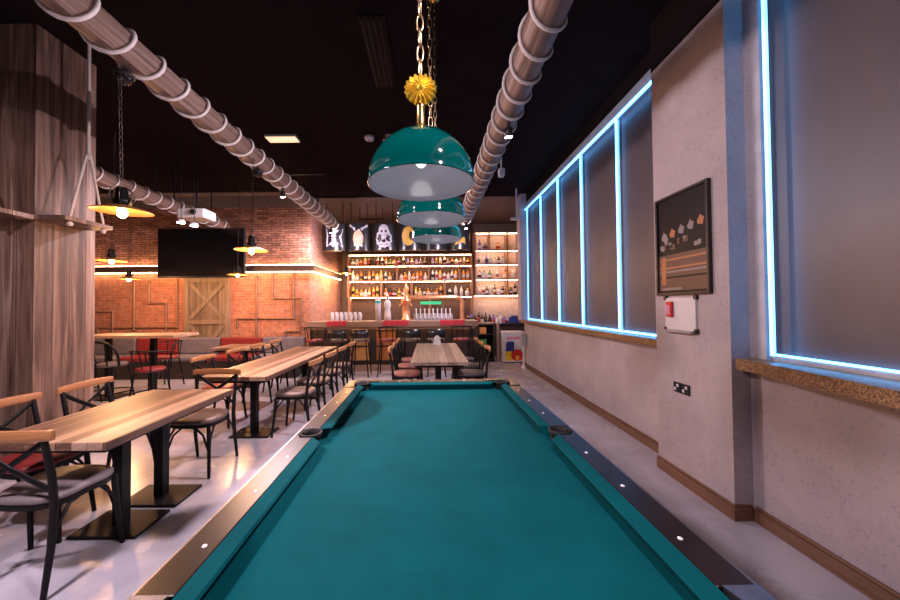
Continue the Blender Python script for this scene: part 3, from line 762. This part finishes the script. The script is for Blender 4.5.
# ------------------------------------------------------------------ bar
bar = thing('bar_counter', 'long wooden bar counter with dark front below the bottle shelves', 'bar counter', (0, 7.75, 0))
MB().box(RX+.02, 1.06, -.12, .62, 1.01, 1.14).build('countertop', 'counter_wood', bar, bevel=.008)
MB().box(RX+.02, 1.0, .20, .56, .14, 1.01).build('front_panel', 'bar_panel', bar)
MB().box(RX+.02, 1.0, .10, .56, 0, .14).build('plinth', 'counter_wood', bar, bevel=.005)
MB().box(RX+.02, 1.0, -.08, -.05, .965, 1.012).build('counter_lip', 'counter_wood', bar)
MB().box(RX+.05, .95, .10, .112, 1.0, 1.008).build('led_strip', 'led_warm', bar)
fr = [(-2.3, 'keg_dark'), (-1.62, 'keg_gold'), (-1.02, 'keg_amber'), (-.38, 'keg_dark'), (.22, 'keg_dark'), (.72, 'keg_dark')]
for i, (x, m_) in enumerate(fr):
    mb = MB(); mb.box(x-.22, x+.22, .175, .20, .2, .95)
    for z in (.22, .56, .92): mb.box(x-.22, x+.22, .165, .175, z-.02, z+.02, 1)
    mb.build('front_inlay', [m_, 'keg_dark'], bar)
def cpx(px, D): return (px-430)*D/345
for i, (a, c_) in enumerate(((327,346),(383,408),(440,464))):
    x0, x1 = cpx(a, 7.65), cpx(c_, 7.65)
    mb = MB(); mb.box(x0, x1, 7.622, 7.95, 1.141, 1.149).box(x0, x1, 7.614, 7.622, 1.045, 1.149)
    tag(mb.build('bar_runner', 'red_cloth'), f'red cloth bar runner draped over the counter edge, {nth[i]} from brick wall', 'bar runner', 'red bar runners')
stp = {}
for i, (px, kd) in enumerate(((313,'arms'),(337,'pad'),(360,'pad'),(387,'arms'),(411,'pad'),(436,'pad'),(462,'arms'))):
    x = cpx(px, 7.3); lb = (f'black bar stool with padded black back at the counter, {nth[i]} stool from the brick wall' if kd == 'pad' else f'black bar stool with red seat at the counter, {nth[i]} stool from the brick wall')
    if kd not in stp: t = stp[kd] = bar_stool('brown_leather' if kd == 'pad' else 'red_leather', .78, kd)
    else: t = dup(stp[kd], (0,0,0))
    t.location = (x, 7.36, 0); t['label'] = lb; t['group'] = 'stools along the bar counter'

# shelves behind the bar
SY = 10.3; SD = .34
def X_(px): return (px-430)*SY/345
def Z_(py): return 1.47+(306-py)*SY/345
sh = thing('bar_shelf', 'lit wooden bottle shelf behind the bar below the barrel signs', 'shelf', (0, SY, 0))
xl, xr = X_(347), X_(473.5)
rows = {'top': 264.5, 'middle': 280, 'bottom': 296}
MB().box(xl, xr, SD-.03, SD, 1.0, 3.05).build('back_panel', 'back_panel', sh)
for z in [3.05]+[Z_(v_) for v_ in rows.values()]:
    MB().box(xl, xr, 0, SD-.03, z-.035, z).build('shelf_board', 'shelf_wood', sh)
    MB().box(xl+.02, xr-.02, .06, .085, z-.047, z-.036).build('led_strip', 'led_shelf', sh)
divs = {'top': [(347,2),(397,0),(429,0),(460,0),(473,0)], 'middle': [(346,0),(381,0),(411.5,0),(447,0),(473,0)]}
zt, zm, zb = Z_(264.5), Z_(280), Z_(296)
for px in (348, 429, 472.5): MB().box(X_(px)-.025, X_(px)+.025, .01, SD-.03, zt, 3.015).build('upright', 'shelf_wood', sh)
for px in (348, 397, 429, 460, 472.5): MB().box(X_(px)-.025, X_(px)+.025, .01, SD-.03, zm, zt-.035).build('upright', 'shelf_wood', sh)
for px in (348, 381, 411.5, 445, 472.5): MB().box(X_(px)-.03, X_(px)+.03, .01, SD-.03, zb, zm-.035).build('upright', 'shelf_wood', sh)
for px in (349, 430, 472.5): MB().box(X_(px)-.03, X_(px)+.03, .01, SD-.03, .95, zb-.035).build('upright', 'shelf_wood', sh)
sr = thing('bar_shelf', 'taller brightly lit display shelf nearest the window wall', 'shelf', (0, SY, 0))
xa, xb = X_(474.5), X_(521)
MB().box(xa, xb, SD-.03, SD, 1.0, 3.72).build('back_panel', 'back_panel_light', sr)
rz_ = [Z_(232), Z_(249.8), Z_(264), Z_(279), Z_(295)]
for z in rz_:
    MB().box(xa, xb, 0, SD-.03, z-.035, z).build('shelf_board', 'shelf_wood', sr)
    MB().box(xa+.02, xb-.02, .06, .085, z-.047, z-.036).build('led_strip', 'led_shelf', sr)
for px in (476, 508, 520): MB().box(X_(px)-.025, X_(px)+.025, .01, SD-.03, rz_[4], rz_[0]-.035).build('upright', 'shelf_wood', sr)
MB().box(X_(490)-.02, X_(490)+.02, .01, SD-.03, rz_[1], rz_[0]-.035).build('upright', 'shelf_wood', sr)
# back counter
bc = thing('back_counter', 'dark low back counter under the bottle shelves', 'counter', (0, 10.0, 0))
MB().box(RX+.03, 3.2, -.1, .28, .92, .95).build('worktop', 'cabinet_dark', bc)
MB().box(RX+.03, 3.2, 0, .26, 0, .92).build('cabinet', 'bar_panel', bc)

# bottles ---------------------------------------------------------------
cols = {'amber': (.60,.24,.05), 'clear': (.68,.65,.66), 'dark brown': (.07,.03,.02), 'green': (.03,.22,.06), 'orange': (.80,.30,.06),
        'golden': (.78,.48,.10), 'white': (.75,.72,.72), 'violet': (.22,.14,.42), 'black': (.015,.013,.014), 'pale blue': (.30,.42,.55)}
for k, c in cols.items(): plain('glass_'+k, c, .12, vary=.15, scale=20, coat=.4)
plain('label_cream', (.70,.60,.48), .6); plain('label_white', (.72,.70,.72), .6); plain('label_black', (.03,.025,.025), .5); plain('label_red', (.45,.05,.04), .5)
shapes = {'slim': [(.001,0),(.034,0),(.036,.01),(.036,.06),(.0362,.061),(.0362,.135),(.036,.136),(.036,.18),(.028,.205),(.014,.225),(.013,.285),(.015,.286),(.015,.305),(.001,.306)],
          'stout': [(.001,0),(.046,0),(.048,.01),(.048,.04),(.0483,.041),(.0483,.12),(.048,.121),(.048,.15),(.036,.175),(.016,.19),(.015,.225),(.019,.226),(.019,.25),(.001,.251)],
          'tall': [(.001,0),(.038,0),(.040,.01),(.040,.08),(.0402,.081),(.0402,.17),(.040,.171),(.036,.215),(.020,.25),(.014,.265),(.013,.305),(.016,.306),(.016,.325),(.001,.326)],
          'squat': [(.001,0),(.050,0),(.055,.015),(.055,.05),(.0553,.051),(.0553,.10),(.055,.101),(.050,.13),(.022,.155),(.018,.17),(.018,.19),(.024,.191),(.024,.22),(.001,.221)]}
MI = [0,0,0,0,1,1,0,0,0,0,2,2,2]
bcache = {}
rb = random.Random(11)
def bottle(colr, shp, lab, loc, label, group):
    k = (colr, shp, lab)
    if k not in bcache:
        o = bcache[k] = MB().lathe(shapes[shp], n=12, mi=MI).build('bottle', ['glass_'+colr, 'label_'+lab, 'label_black' if shp != 'squat' else 'brass'])
    else:
        o = bcache[k].copy(); COL.objects.link(o)
    o.location = loc; o.scale = (1.22, 1.22, .88 if abs(loc[2]-zt) < .02 else 1.04); tag(o, label, 'bottle', group); return o
def row(xa, xb, z, where, group, palette, step=.115, y=SY+.15):
    n = max(1, int((xb-xa)/step)); 
    for i in range(n):
        x = xa + (i+.5)*(xb-xa)/n + rb.uniform(-.008, .008)
        c = rb.choice(palette); s_ = rb.choice(list(shapes)); l_ = rb.choice(['cream','white','black','red','white'])
        bottle(c, s_, l_, (x, y+rb.uniform(-.03, .03), z), f'{s_} {c} bottle {where}, {nth[i]} along', group)
warmp = ['amber','orange','golden','clear','amber','dark brown','orange']
mixp = ['amber','clear','orange','dark brown','green','white','golden','pale blue']
coolp = ['clear','white','violet','pale blue','black','clear']
B = 'bottles on the bar shelf'
row(X_(350), X_(396), zt, 'on the top shelf by the brick wall', B, mixp)
row(X_(397), X_(427.5), zt, 'on the top shelf behind the dome lamps', B, ['clear','white','amber','violet','dark brown','clear'])
row(X_(431), X_(471), zt, 'on the top shelf next to the tall display', B, ['white','clear','amber','dark brown','violet','orange'])
row(X_(350), X_(395.5), zm, 'on the middle shelf by the brick wall', B, warmp)
row(X_(399), X_(427.5), zm, 'on the middle shelf behind the beer tower', B, ['clear','orange','amber','pale blue','orange'])
row(X_(431), X_(458.5), zm, 'on the middle shelf right of the beer tower', B, ['white','clear','amber','orange'])
row(X_(462), X_(471), zm, 'in the narrow middle bay', B, ['amber','orange'])
row(X_(350), X_(379), zb, 'on the bottom shelf by the brick wall', B, ['clear','golden','amber','clear','golden'])
row(X_(383), X_(409.5), zb, 'on the bottom shelf above the white dispensers', B, ['dark brown','amber','golden','black'])
row(X_(413.5), X_(443), zb, 'on the bottom shelf above the copper tower', B, ['amber','orange','golden','dark brown'])
row(X_(447), X_(471), zb, 'in the bottom bay of white bottles', B, ['white','white','clear'], .15)
B2 = 'bottles on the tall display shelf'
row(X_(478), X_(489), rz_[1], 'on the upper display shelf', B2, ['white','violet','amber'], .11)
row(X_(493), X_(506), rz_[1], 'beside the post on the upper display shelf', B2, ['white','orange'], .2)
row(X_(478), X_(506), rz_[2], 'on the second display shelf', B2, coolp)
row(X_(478), X_(488), rz_[3], 'on the third display shelf', B2, ['clear','pale blue'])
row(X_(488), X_(494), rz_[3], 'amid the third display shelf', B2, ['green'], .13)
row(X_(495), X_(518), rz_[3], 'at the window end of the third display shelf', B2, ['white','clear','orange'], .2)
row(X_(478), X_(506), rz_[4], 'on the lowest display shelf', B2, ['black','clear','white','dark brown'])
row(X_(510), X_(519), rz_[4], 'in the end bay of the lowest display shelf', B2, ['black','dark brown'])
B3 = 'bottles on the dark back counter'
row(cpx(466, 10), cpx(506, 10), .95, 'on the dark back counter', B3, ['dark brown','black','violet','clear','white','dark brown'], .10, 10.03)
# crates/boxes at the end of the back counter
tag(MB().box(2.3, 2.62, 9.93, 10.15, .95, 1.13).box(2.36, 2.56, 9.95, 10.13, 1.13, 1.17).build('storage_box', 'paint_blue', bevel=.01), 'dark blue box on the back counter near the window wall', 'box')

# barrel signs over the shelves ---------------------------------------------
def barrel_sign(px0, px1, label, emb):
    D = 8.3; x0, x1 = (px0-430)*D/345, (px1-430)*D/345; cx = (x0+x1)/2; hw = (x1-x0)/2
    t = thing('barrel_sign', label, 'sign', (cx, 8.55, 2.84), 0, 'black barrel signs over the bottle shelves')
    H = .66; n = 14
    pts = [(hw*math.cos(PI+PI*i/n), .24*math.sin(PI+PI*i/n)) for i in range(n+1)]
    mb = MB(); mb.prism(pts, 0, H, smooth=True); mb.build('barrel', 'black_plastic', t)
    def front(x): return -.24*math.sqrt(max(0, 1-(x/hw)**2)) - .004
    mb = MB()
    for poly, mi in emb:
        P = []
        # sample the outline onto the curved front
        n_ = len(poly); c = (sum(u for u, v_ in poly)/n_, sum(v_ for u, v_ in poly)/n_)
        vs = [(c[0]*hw, front(c[0]*hw)-.001*mi-.008, c[1]*H)] + [(u*hw, front(u*hw)-.001*mi-.004, v_*H) for u, v_ in poly]
        mb._add(vs, [(0, 1+i, 1+(i+1) % n_) for i in range(n_)], mi, False)
    mb.build('emblem', ['paint_lavender', 'print_dark', 'paint_peach', 'paint_gold'], t)
    for s in (-1, 1): MB().cyl((s*hw*.7, -.1, H), (s*hw*.7, -.1, CEIL-2.84), .01, n=6).build('hanger', 'black_metal', t)
    return t
def circ(cx, cy, rx, ry, n=14, wob=0): return [(cx+rx*(1+wob*(i % 2))*math.cos(2*PI*i/n), cy+ry*(1+wob*(i % 2))*math.sin(2*PI*i/n)) for i in range(n)]
shield = [(-.62,.12),(-.3,.2),(0,.12),(.4,.22),(.72,.1),(.62,.5),(.78,.8),(.4,.74),(.1,.9),(-.3,.82),(-.66,.9),(-.55,.55)]
barrel_sign(321, 345.5, 'black barrel sign with pale shield closest to the brick wall', [(shield, 0), ([(-.4,.45),(.4,.45),(.4,.5),(-.4,.5)], 1), ([(-.4,.6),(.4,.6),(.4,.65),(-.4,.65)], 1), ([(-.3,.3),(.35,.3),(.35,.35),(-.3,.35)], 1)])
barrel_sign(346.5, 370, 'black barrel sign with peach and white antlered emblem', [(circ(0, .42, .45, .30), 2), ([(-.2,.3),(.2,.28),(.3,.6),(.1,.78),(-.15,.7)], 0), ([(-.3,.7),(-.8,.9),(-.75,.98),(-.2,.8)], 0), ([(.3,.7),(.8,.88),(.75,.97),(.2,.8)], 0), ([(-.4,.15),(.4,.12),(.3,.28),(-.3,.28)], 0)])
barrel_sign(372, 396, 'black barrel sign with ornate white badge', [(circ(0, .42, .62, .33, 22, .14), 0), (circ(0, .72, .42, .22), 0), (circ(-.16, .68, .09, .05), 1), (circ(.18, .68, .09, .05), 1), ([(-.36,.52),(.36,.52),(.36,.57),(-.36,.57)], 1), (circ(0, .33, .16, .08), 1), ([(-.34,.18),(.34,.18),(.34,.22),(-.34,.22)], 1)])
barrel_sign(398, 422, 'black barrel sign with gold round emblem', [(circ(-.1, .5, .55, .36), 3), (circ(.05, .5, .26, .18), 1)])
barrel_sign(424, 448, 'black barrel sign with small pale band behind the dome lamps', [([(-.6,.2),(.6,.2),(.6,.42),(-.6,.42)], 0)])
barrel_sign(450, 472, 'black barrel sign with gold scroll beside the tall display', [([(-.5,.15),(.5,.2),(.4,.45),(-.4,.4)], 3)])

# on the counter ---------------------------------------------------------
gl0 = None
k = 0
for j, (yy, zz) in enumerate(((8.20, 1.14), (8.08, 1.14))):
    for i in range(7):
        x = cpx(331 + i*4.6 + (j % 2)*2, 8.1); 
        lb = f'upturned drinking glass on the counter by the brick wall, {nth[i]} in the {"front" if j else "rear"} row'
        if gl0 is None: o = gl0 = MB().lathe([(.028,0),(.034,.11),(.026,.112),(.001,.113),(.001,.108),(.024,.106),(.026,.004),(.028,0)][:4], n=12).build('drinking_glass', 'clear_glass')
        else: o = gl0.copy(); COL.objects.link(o)
        o.location = (x, yy, zz); o.scale = (1.15, 1.15, 1.45 if j else 1.8); tag(o, lb, 'glass', 'upturned glasses on the counter')
dsp = thing('drink_dispenser', 'white cylinder with teal band standing on the bar counter', 'dispenser', (cpx(378, 8.05), 8.05, 1.14))
MB().lathe([(.001,0),(.065,0),(.065,.52),(.05,.55),(.001,.55)], n=18).build('body', 'white_plastic', dsp)
MB().lathe([(.067,.40),(.067,.46)], n=18).build('band', 'teal', dsp)
dsp2 = thing('drink_dispenser', 'white skittle-shaped dispenser with metal top on the bar counter', 'dispenser', (cpx(387.5, 8.05), 8.05, 1.14))
MB().lathe([(.001,0),(.078,0),(.08,.1),(.072,.2),(.058,.27),(.078,.34),(.075,.42),(.045,.48),(.001,.49)], n=18).build('body', 'white_plastic', dsp2)
MB().lathe([(.04,.475),(.03,.53),(.035,.56),(.012,.60),(.001,.66)], n=14).build('top', 'rail_metal', dsp2)
bt = thing('beer_tower', 'copper beer tower with arched pipe on the bar counter', 'beer tower', (0, 8.05, 1.14))
cx0, cx1 = cpx(406, 8.05), cpx(462, 8.05)
MB().lathe([(.001,0),(.12,0),(.12,.03),(.085,.05),(.085,.42),(.12,.44),(.12,.47),(.06,.52),(.04,.62),(.06,.70),(.03,.78),(.012,.9),(.001,.93)], (cx0,0,0), 18).build('column', 'copper', bt)
arch = [(cx0, 0, .50), (cx0+.1, 0, .53), (cx1-.14, 0, .53)] + [(cx1-.14+.14*math.sin(a), 0, .39+.14*math.cos(a)) for a in [PI/2*i/6 for i in range(7)]] + [(cx1, 0, 0)]
MB().tube(arch, .05, 12).build('arch_pipe', 'copper', bt)
MB().lathe([(.001,0),(.08,0),(.08,.02),(.04,.03)], (cx1,0,0), 16).build('foot_flange', 'copper', bt)
for s in (-1, 1): MB().tube([(cx0, -.05, .40), (cx0+s*.09, -.10, .42), (cx0+s*.14, -.12, .34)], .014, 8).build('tap', 'copper', bt)
gm = thing('tap_unit', 'row of white taps under a green lit sign on the counter', 'tap unit', (cpx(433, 8.2), 8.2, 1.14))
MB().box(-.46, .46, -.06, .06, 0, .15).build('housing', 'grey_plastic', gm, bevel=.01)
MB().box(-.30, .20, -.03, .03, .37, .44).build('lit_sign', 'green_glow', gm, bevel=.01)
for x in (-.3, .24): MB().cyl((x,0,.15), (x,0,.37), .012).build('sign_post', 'rail_metal', gm)
for i in range(9):
    x = -.40+.10*i; MB().tube([(x, -.07, .05), (x, -.085, .20), (x, -.075, .27)], [.018,.014,.02], 8).build('tap_handle', 'white_plastic', gm)

# right of the bar: display fridge, cabinet, cooler ---------------------------
cab = thing('side_cabinet', 'narrow dark cabinet with open shelves beside the bar end', 'cabinet', (1.45, 9.2, 0))
MB().box(-.22, -.19, -.2, .2, 0, .98).box(.19, .22, -.2, .2, 0, .98).box(-.19, .19, .17, .2, 0, .98).build('side_panel', 'cabinet_dark', cab)
MB().box(-.22, .22, -.22, .2, .98, 1.02).build('top', 'counter_wood', cab)
for z in (.05, .38, .70): MB().box(-.19, .19, -.19, .17, z, z+.025).build('shelf', 'cabinet_dark', cab)
tag(MB().box(1.29, 1.47, 9.06, 9.3, .727, .90).build('carton', 'paint_orange', bevel=.006), 'orange carton on the side cabinet shelf', 'carton')
tag(MB().box(1.29, 1.47, 9.06, 9.3, .407, .58).build('carton', 'paint_green', bevel=.006), 'green carton on the side cabinet shelf', 'carton')
dp_ = MB().box(1.73, 1.80, 9.0, 9.08, 0, 1.0); tag(dp_.build('wooden_post', 'counter_wood'), 'upright wooden post beside the white drinks cooler', 'post')
ck = thing('drinks_cooler', 'white drinks cooler with blue, yellow and red picture by the wall', 'cooler', (2.13, 9.0, 0))
MB().box(-.28, .26, -.2, .2, .02, .72).build('body', 'white_plastic', ck, bevel=.02)
MB().box(-.285, .265, -.205, .205, .72, .80).build('lid', 'white_plastic', ck, bevel=.015)
mb = MB()
mb.prism(rrect(-.20, .18, .60, .67, .02), -.204, -.2, 'xz', 0)
mb.prism([(-.22,.30),(.0,.30),(.0,.55),(-.16,.55),(-.2,.5)], -.2045, -.2, 'xz', 1)
mb.prism([(-.22,.06),(-.04,.06),(-.04,.30),(-.22,.30)], -.2045, -.2, 'xz', 2)
mb.prism(circ(.08, .20, .15, .14, 18, .12), -.206, -.2, 'xz', 3)
mb.prism(circ(.08, .14, .05, .06, 10), -.2075, -.2, 'xz', 2)
mb.build('picture', ['paint_pink', 'paint_blue', 'paint_yellow', 'paint_red'], ck)
for x in (-.2, .18): MB().box(x-.03, x+.03, -.15, .15, 0, .02).build('foot', 'black_plastic', ck)
# conduit riser with socket box on the wall
cr = thing('conduit_riser', 'pale pipe riser with a grey socket box on the far wall', 'riser', (FX-.06, 8.12, 0))
MB().cyl((0,0,0), (0,0,.62), .022).lathe([(.06,0),(.06,.02),(.03,.06)], n=14).build('pipe', 'white_plastic', cr)
MB().box(-.05, .049, -.09, .09, .52, .80).build('socket_box', 'grey_plastic', cr, bevel=.01)

# ------------------------------------------------------------------ pier: poster, whiteboard, sockets
po = thing('framed_poster', 'black framed dark poster with orange light streaks on the pier', 'picture', (PX, 2.80, 0))
y0, y1, z0, z1 = -.295, .295, 1.545, 2.39
mb = MB(); 
mb.box(-.03, 0, y0, y0+.022, z0, z1).box(-.03, 0, y1-.022, y1, z0, z1).box(-.03, 0, y0+.022, y1-.022, z0, z0+.022).box(-.03, 0, y0+.022, y1-.022, z1-.022, z1)
mb.build('frame', 'frame_black', po, bevel=.003)
mb = MB(); W_, H_ = (y1-y0-.044), (z1-z0-.044)
def pr(u0, v0, u1, v1, mi, d=0.0): mb.box(-.012-d, -.004, y1-.022-u1*W_, y1-.022-u0*W_, z0+.022+v0*H_, z0+.022+v1*H_, mi)
pr(0, 0, 1, 1, 0)
pr(0, .02, 1, .40, 1, .0006)
for v_, c in ((.34, 2), (.25, 2), (.21, 3), (.15, 0)): pr(.02, v_, .97, v_+.018, c, .0012)
pr(.06, .08, .16, .38, 2, .0015); pr(.08, .025, .5, .05, 3, .0016)
rp = random.Random(5)
for i in range(5):
    u = .08+.185*i; yc, zc = y1-.022-(u+.06)*W_, z0+.022+(.60+.018*i)*H_
    mb.prism([(yc+.036*math.cos(2*PI*q/9)*(1-.25*(q % 2)), zc+.044*math.sin(2*PI*q/9)*(1-.3*(q % 2))) for q in range(9)], -.0138, -.004, 'yz', (3,2,3,3,2)[i])
for i in range(16):
    u = rp.uniform(.02, .86); v_ = rp.uniform(.40, .54); pr(u, v_, u+rp.uniform(.04, .1), v_+rp.uniform(.02, .06), rp.choice([1,3,0,3,1]), .0014+.0001*i)
mb.build('print', ['print_dark', 'print_brown', 'print_orange', 'print_grey'], po)
wbd = thing('whiteboard', 'small whiteboard under the framed poster on the pier', 'whiteboard', (PX, 2.83, 0))
MB().box(-.016, 0, -.17, .17, 1.255, 1.52).build('board', 'white_plastic', wbd)
for a, c in ((-.17, 1.255), (.17, 1.255), (-.17, 1.52), (.17, 1.52)): MB().box(-.02, .0, a-.015, a+.015, c-.017, c+.017).build('corner_cap', 'black_plastic', wbd)
MB().box(-.05, 0, -.16, .16, 1.238, 1.254).build('pen_tray', 'grey_plastic', wbd)
er = thing('board_eraser', 'red eraser held on the whiteboard', 'eraser', (PX-.016, 2.93, 1.36))
MB().box(-.025, 0, -.035, .035, 0, .13).build('body', 'paint_red', er, bevel=.008)
MB().box(-.03, -.024, -.025, .025, .02, .10).build('grip', 'paint_pink', er, bevel=.003)
for i, y in enumerate((2.885, 2.79)):
    sk = thing('wall_socket', f'black double wall socket on the pier, {"window" if i else "far"} one of two', 'socket', (PX, y, .0), 0, 'black wall sockets on the pier')
    sk['label'] = 'black wall socket on the pier, the one closer to the near window' if i else 'black wall socket on the pier, under the middle of the whiteboard'
    MB().box(-.012, 0, -.042, .042, .735, .82).build('faceplate', 'black_plastic', sk, bevel=.003)
    MB().box(-.016, -.011, -.022, .0, .782, .805).box(-.016, -.011, .008, .03, .752, .775).build('switch', 'white_plastic', sk)

# ------------------------------------------------------------------ ceiling fittings
ex = thing('ceiling_light_panel', 'small lit rectangular panel set in the dark ceiling', 'light', (-2.22, 5.2, CEIL))
MB().box(-.235, .235, -.10, .10, -.03, 0).build('frame', 'grey_plastic', ex); MB().box(-.225, .225, -.09, .09, -.034, -.028).build('diffuser', 'panel_glow', ex)
sd = thing('smoke_detector', 'white round smoke detector on the dark ceiling', 'smoke detector', (-.90, 5.2, CEIL))
MB().lathe([(.001,0),(.075,0),(.075,-.02),(.06,-.05),(.001,-.06)], n=20).build('body', 'white_plastic', sd); MB().lathe([(.001,-.066),(.02,-.062),(.02,-.058)], n=12).build('sensor', 'grey_plastic', sd)
cs = thing('ceiling_spot', 'white twin-headed emergency spot on the ceiling beside the detector', 'spotlight', (-.56, 5.15, CEIL))
MB().box(-.09, .09, -.04, .04, -.05, 0).build('base', 'white_plastic', cs, bevel=.01)
for s in (-1, 1): MB().cyl((s*.06, 0, -.06), (s*.08, -.05, -.13), .035, .045).build('head', 'white_plastic', cs)
for i, (x, y, hw, hl) in enumerate(((-.50, 3.5, .12, .5),)):
    v_ = thing('ceiling_vent', 'dark slatted air vent in the ceiling above the dome lamps', 'vent', (x, y, CEIL))
    MB().box(-hw, hw, -hl, hl, -.02, 0).build('frame', 'black_trim', v_)
    mb = MB()
    for k in range(4): mb.box(-hw+.02+k*.055, -hw+.035+k*.055, -hl+.03, hl-.03, -.028, -.019)
    mb.build('slat', 'black_metal', v_)
for i, (x, y, hw, z, lb) in enumerate(((-2.03, 5.7, .27, 3.67, 'short black track bar hung from the ceiling near the lit panel'), (-1.95, 6.95, .5, 3.67, 'long black track bar hung from the ceiling before the brick corner'), (-1.5, 8.9, .33, 3.71, 'black track bar hung on two rods over the bar counter'))):
    tb = thing('track_bar', lb, 'track', (x, y, z), 0, 'black hanging track bars')
    MB().box(-hw, hw, -.02, .02, 0, .035).build('bar', 'black_metal', tb)
    for xx in ((0,) if i < 2 else (-hw+.03, hw-.03)): MB().cyl((xx,0,.03), (xx,0,CEIL-z), .01, n=8).build('rod', 'black_metal', tb)
# projector hung below the outer log
pj = thing('projector', 'white projector hung from the ceiling in front of the television', 'projector', (-3.72, 5.5, 2.88))
MB().box(-.22, .22, -.16, .16, 0, .15).build('body', 'white_plastic', pj, bevel=.03, seg=3)
MB().cyl((.05, -.16, .085), (.05, -.19, .085), .045, .04).build('lens', 'black_plastic', pj)
MB().cyl((0,0,.15), (0,0,CEIL-2.88), .014).build('hanger', 'black_metal', pj)
for i, (x, z) in enumerate(((-3.80, 2.82), (-3.60, 2.77))):
    s_ = thing('track_spotlight', ('white spotlight hanging just below the projector' if i == 0 else 'white spotlight hanging below the projector, lower of the two'), 'spotlight', (x, 5.26, z), 0, 'white spotlights below the projector')
    MB().lathe([(.001,0),(.05,0),(.06,-.04),(.001,-.04)], n=16).build('housing', 'white_plastic', s_)
    MB().lathe([(.001,-.041),(.052,-.041),(.052,-.046),(.001,-.046)], n=16).build('lens', 'spot_lens', s_)
    MB().cyl((0,0,0), (0,0,CEIL-z), .006, n=6).build('hanger', 'black_metal', s_)
for lb, x, y, z in (('black dome camera under the dining-side log beam', -2.19, 2.46, 3.14), ('small black dome camera farther along the dining-side log beam', -2.12, 4.25, 3.14)):
    dc = thing('dome_camera', lb, 'camera', (x, y, z), 0, 'black dome cameras')
    MB().lathe([(.001,.035),(.045,.035),(.06,.02),(.06,0),(.001,0)], n=18).build('mount_ring', 'black_plastic', dc)
    MB().ball((0,0,0), .055, 16, 10).build('dome', 'tv_screen', dc)
vl = thing('laser_light', 'small violet light on the window-side log beam', 'light', (.76, 3.35, 3.175))
MB().lathe([(.001,.01),(.03,.01),(.03,-.035),(.022,-.035),(.001,-.03)], n=14).build('housing', 'black_plastic', vl); MB().ball((0,-.012,-.034), .02, 10, 6).build('lens', 'violet_lens', vl)
sc_ = thing('security_camera', 'small white camera hanging beside the window-side log beam', 'camera', (1.12, 5.3, 3.46))
MB().cyl((0,0,.10), (0,0,CEIL-3.46), .012).build('stem', 'white_plastic', sc_); MB().box(-.045, .045, -.06, .06, 0, .12).build('body', 'white_plastic', sc_, bevel=.015)
wbk = thing('ceiling_bracket', 'slim white pole and bracket hung beside the end of the window bay', 'bracket', (1.93, 7.6, 3.36))
MB().cyl((0,0,.03), (0,0,CEIL-3.36), .018).build('pole', 'white_plastic', wbk); MB().box(-.13, .10, -.05, .05, 0, .05).build('foot', 'white_plastic', wbk, bevel=.01)

SUB = {'lens': ('housing', 'body'), 'shade_lining': ('lamp_shade',), 'corner_cap': ('board',), 'switch': ('faceplate',), 'grip': ('body',),
       'picture': ('body',), 'rope_knot': ('rope',), 'tap_handle': ('housing',), 'sensor': ('body',), 'emblem': ('barrel',), 'print': ('frame',),
       'foot_flange': ('arch_pipe',), 'tap': ('column',), 'band': ('body',), 'bulb': ('lamp_holder', 'neck'), 'screen': ('casing',), 'diffuser': ('frame',), 'slat': ('frame',), 'head': ('base',)}
base_name = lambda o: o.name.split('.')[0]
for root in [o for o in COL.objects if o.parent is None and o.children]:
    kids = list(root.children); by = {}
    for k in kids: by.setdefault(base_name(k), k)
    for k in kids:
        for host in SUB.get(base_name(k), ()):
            if host in by and by[host] is not k: k.parent = by[host]; break
# ------------------------------------------------------------------ world, camera, view
wd = bpy.data.worlds.new('world'); scn.world = wd; wd.use_nodes = True
wd.node_tree.nodes['Background'].inputs[0].default_value = (.5,.42,.45,1); wd.node_tree.nodes['Background'].inputs[1].default_value = .02
cd = bpy.data.cameras.new('camera'); cam = bpy.data.objects.new('camera', cd); COL.objects.link(cam)
cd.sensor_width = 36; cd.lens = 345/900*36; cd.shift_x = 20/900; cd.clip_start = .02
cam.location = (0, 0, 1.47)
cam.matrix_world = Matrix.Translation((0,0,1.47)) @ Matrix.Rotation(math.radians(91.0), 4, 'X') @ Matrix.Rotation(math.radians(-.5), 4, 'Z')
scn.camera = cam
vs_ = scn.view_settings; vs_.view_transform = 'Standard'; vs_.look = 'None'; vs_.gamma = 1; vs_.use_curve_mapping = False; vs_.exposure = 0.0
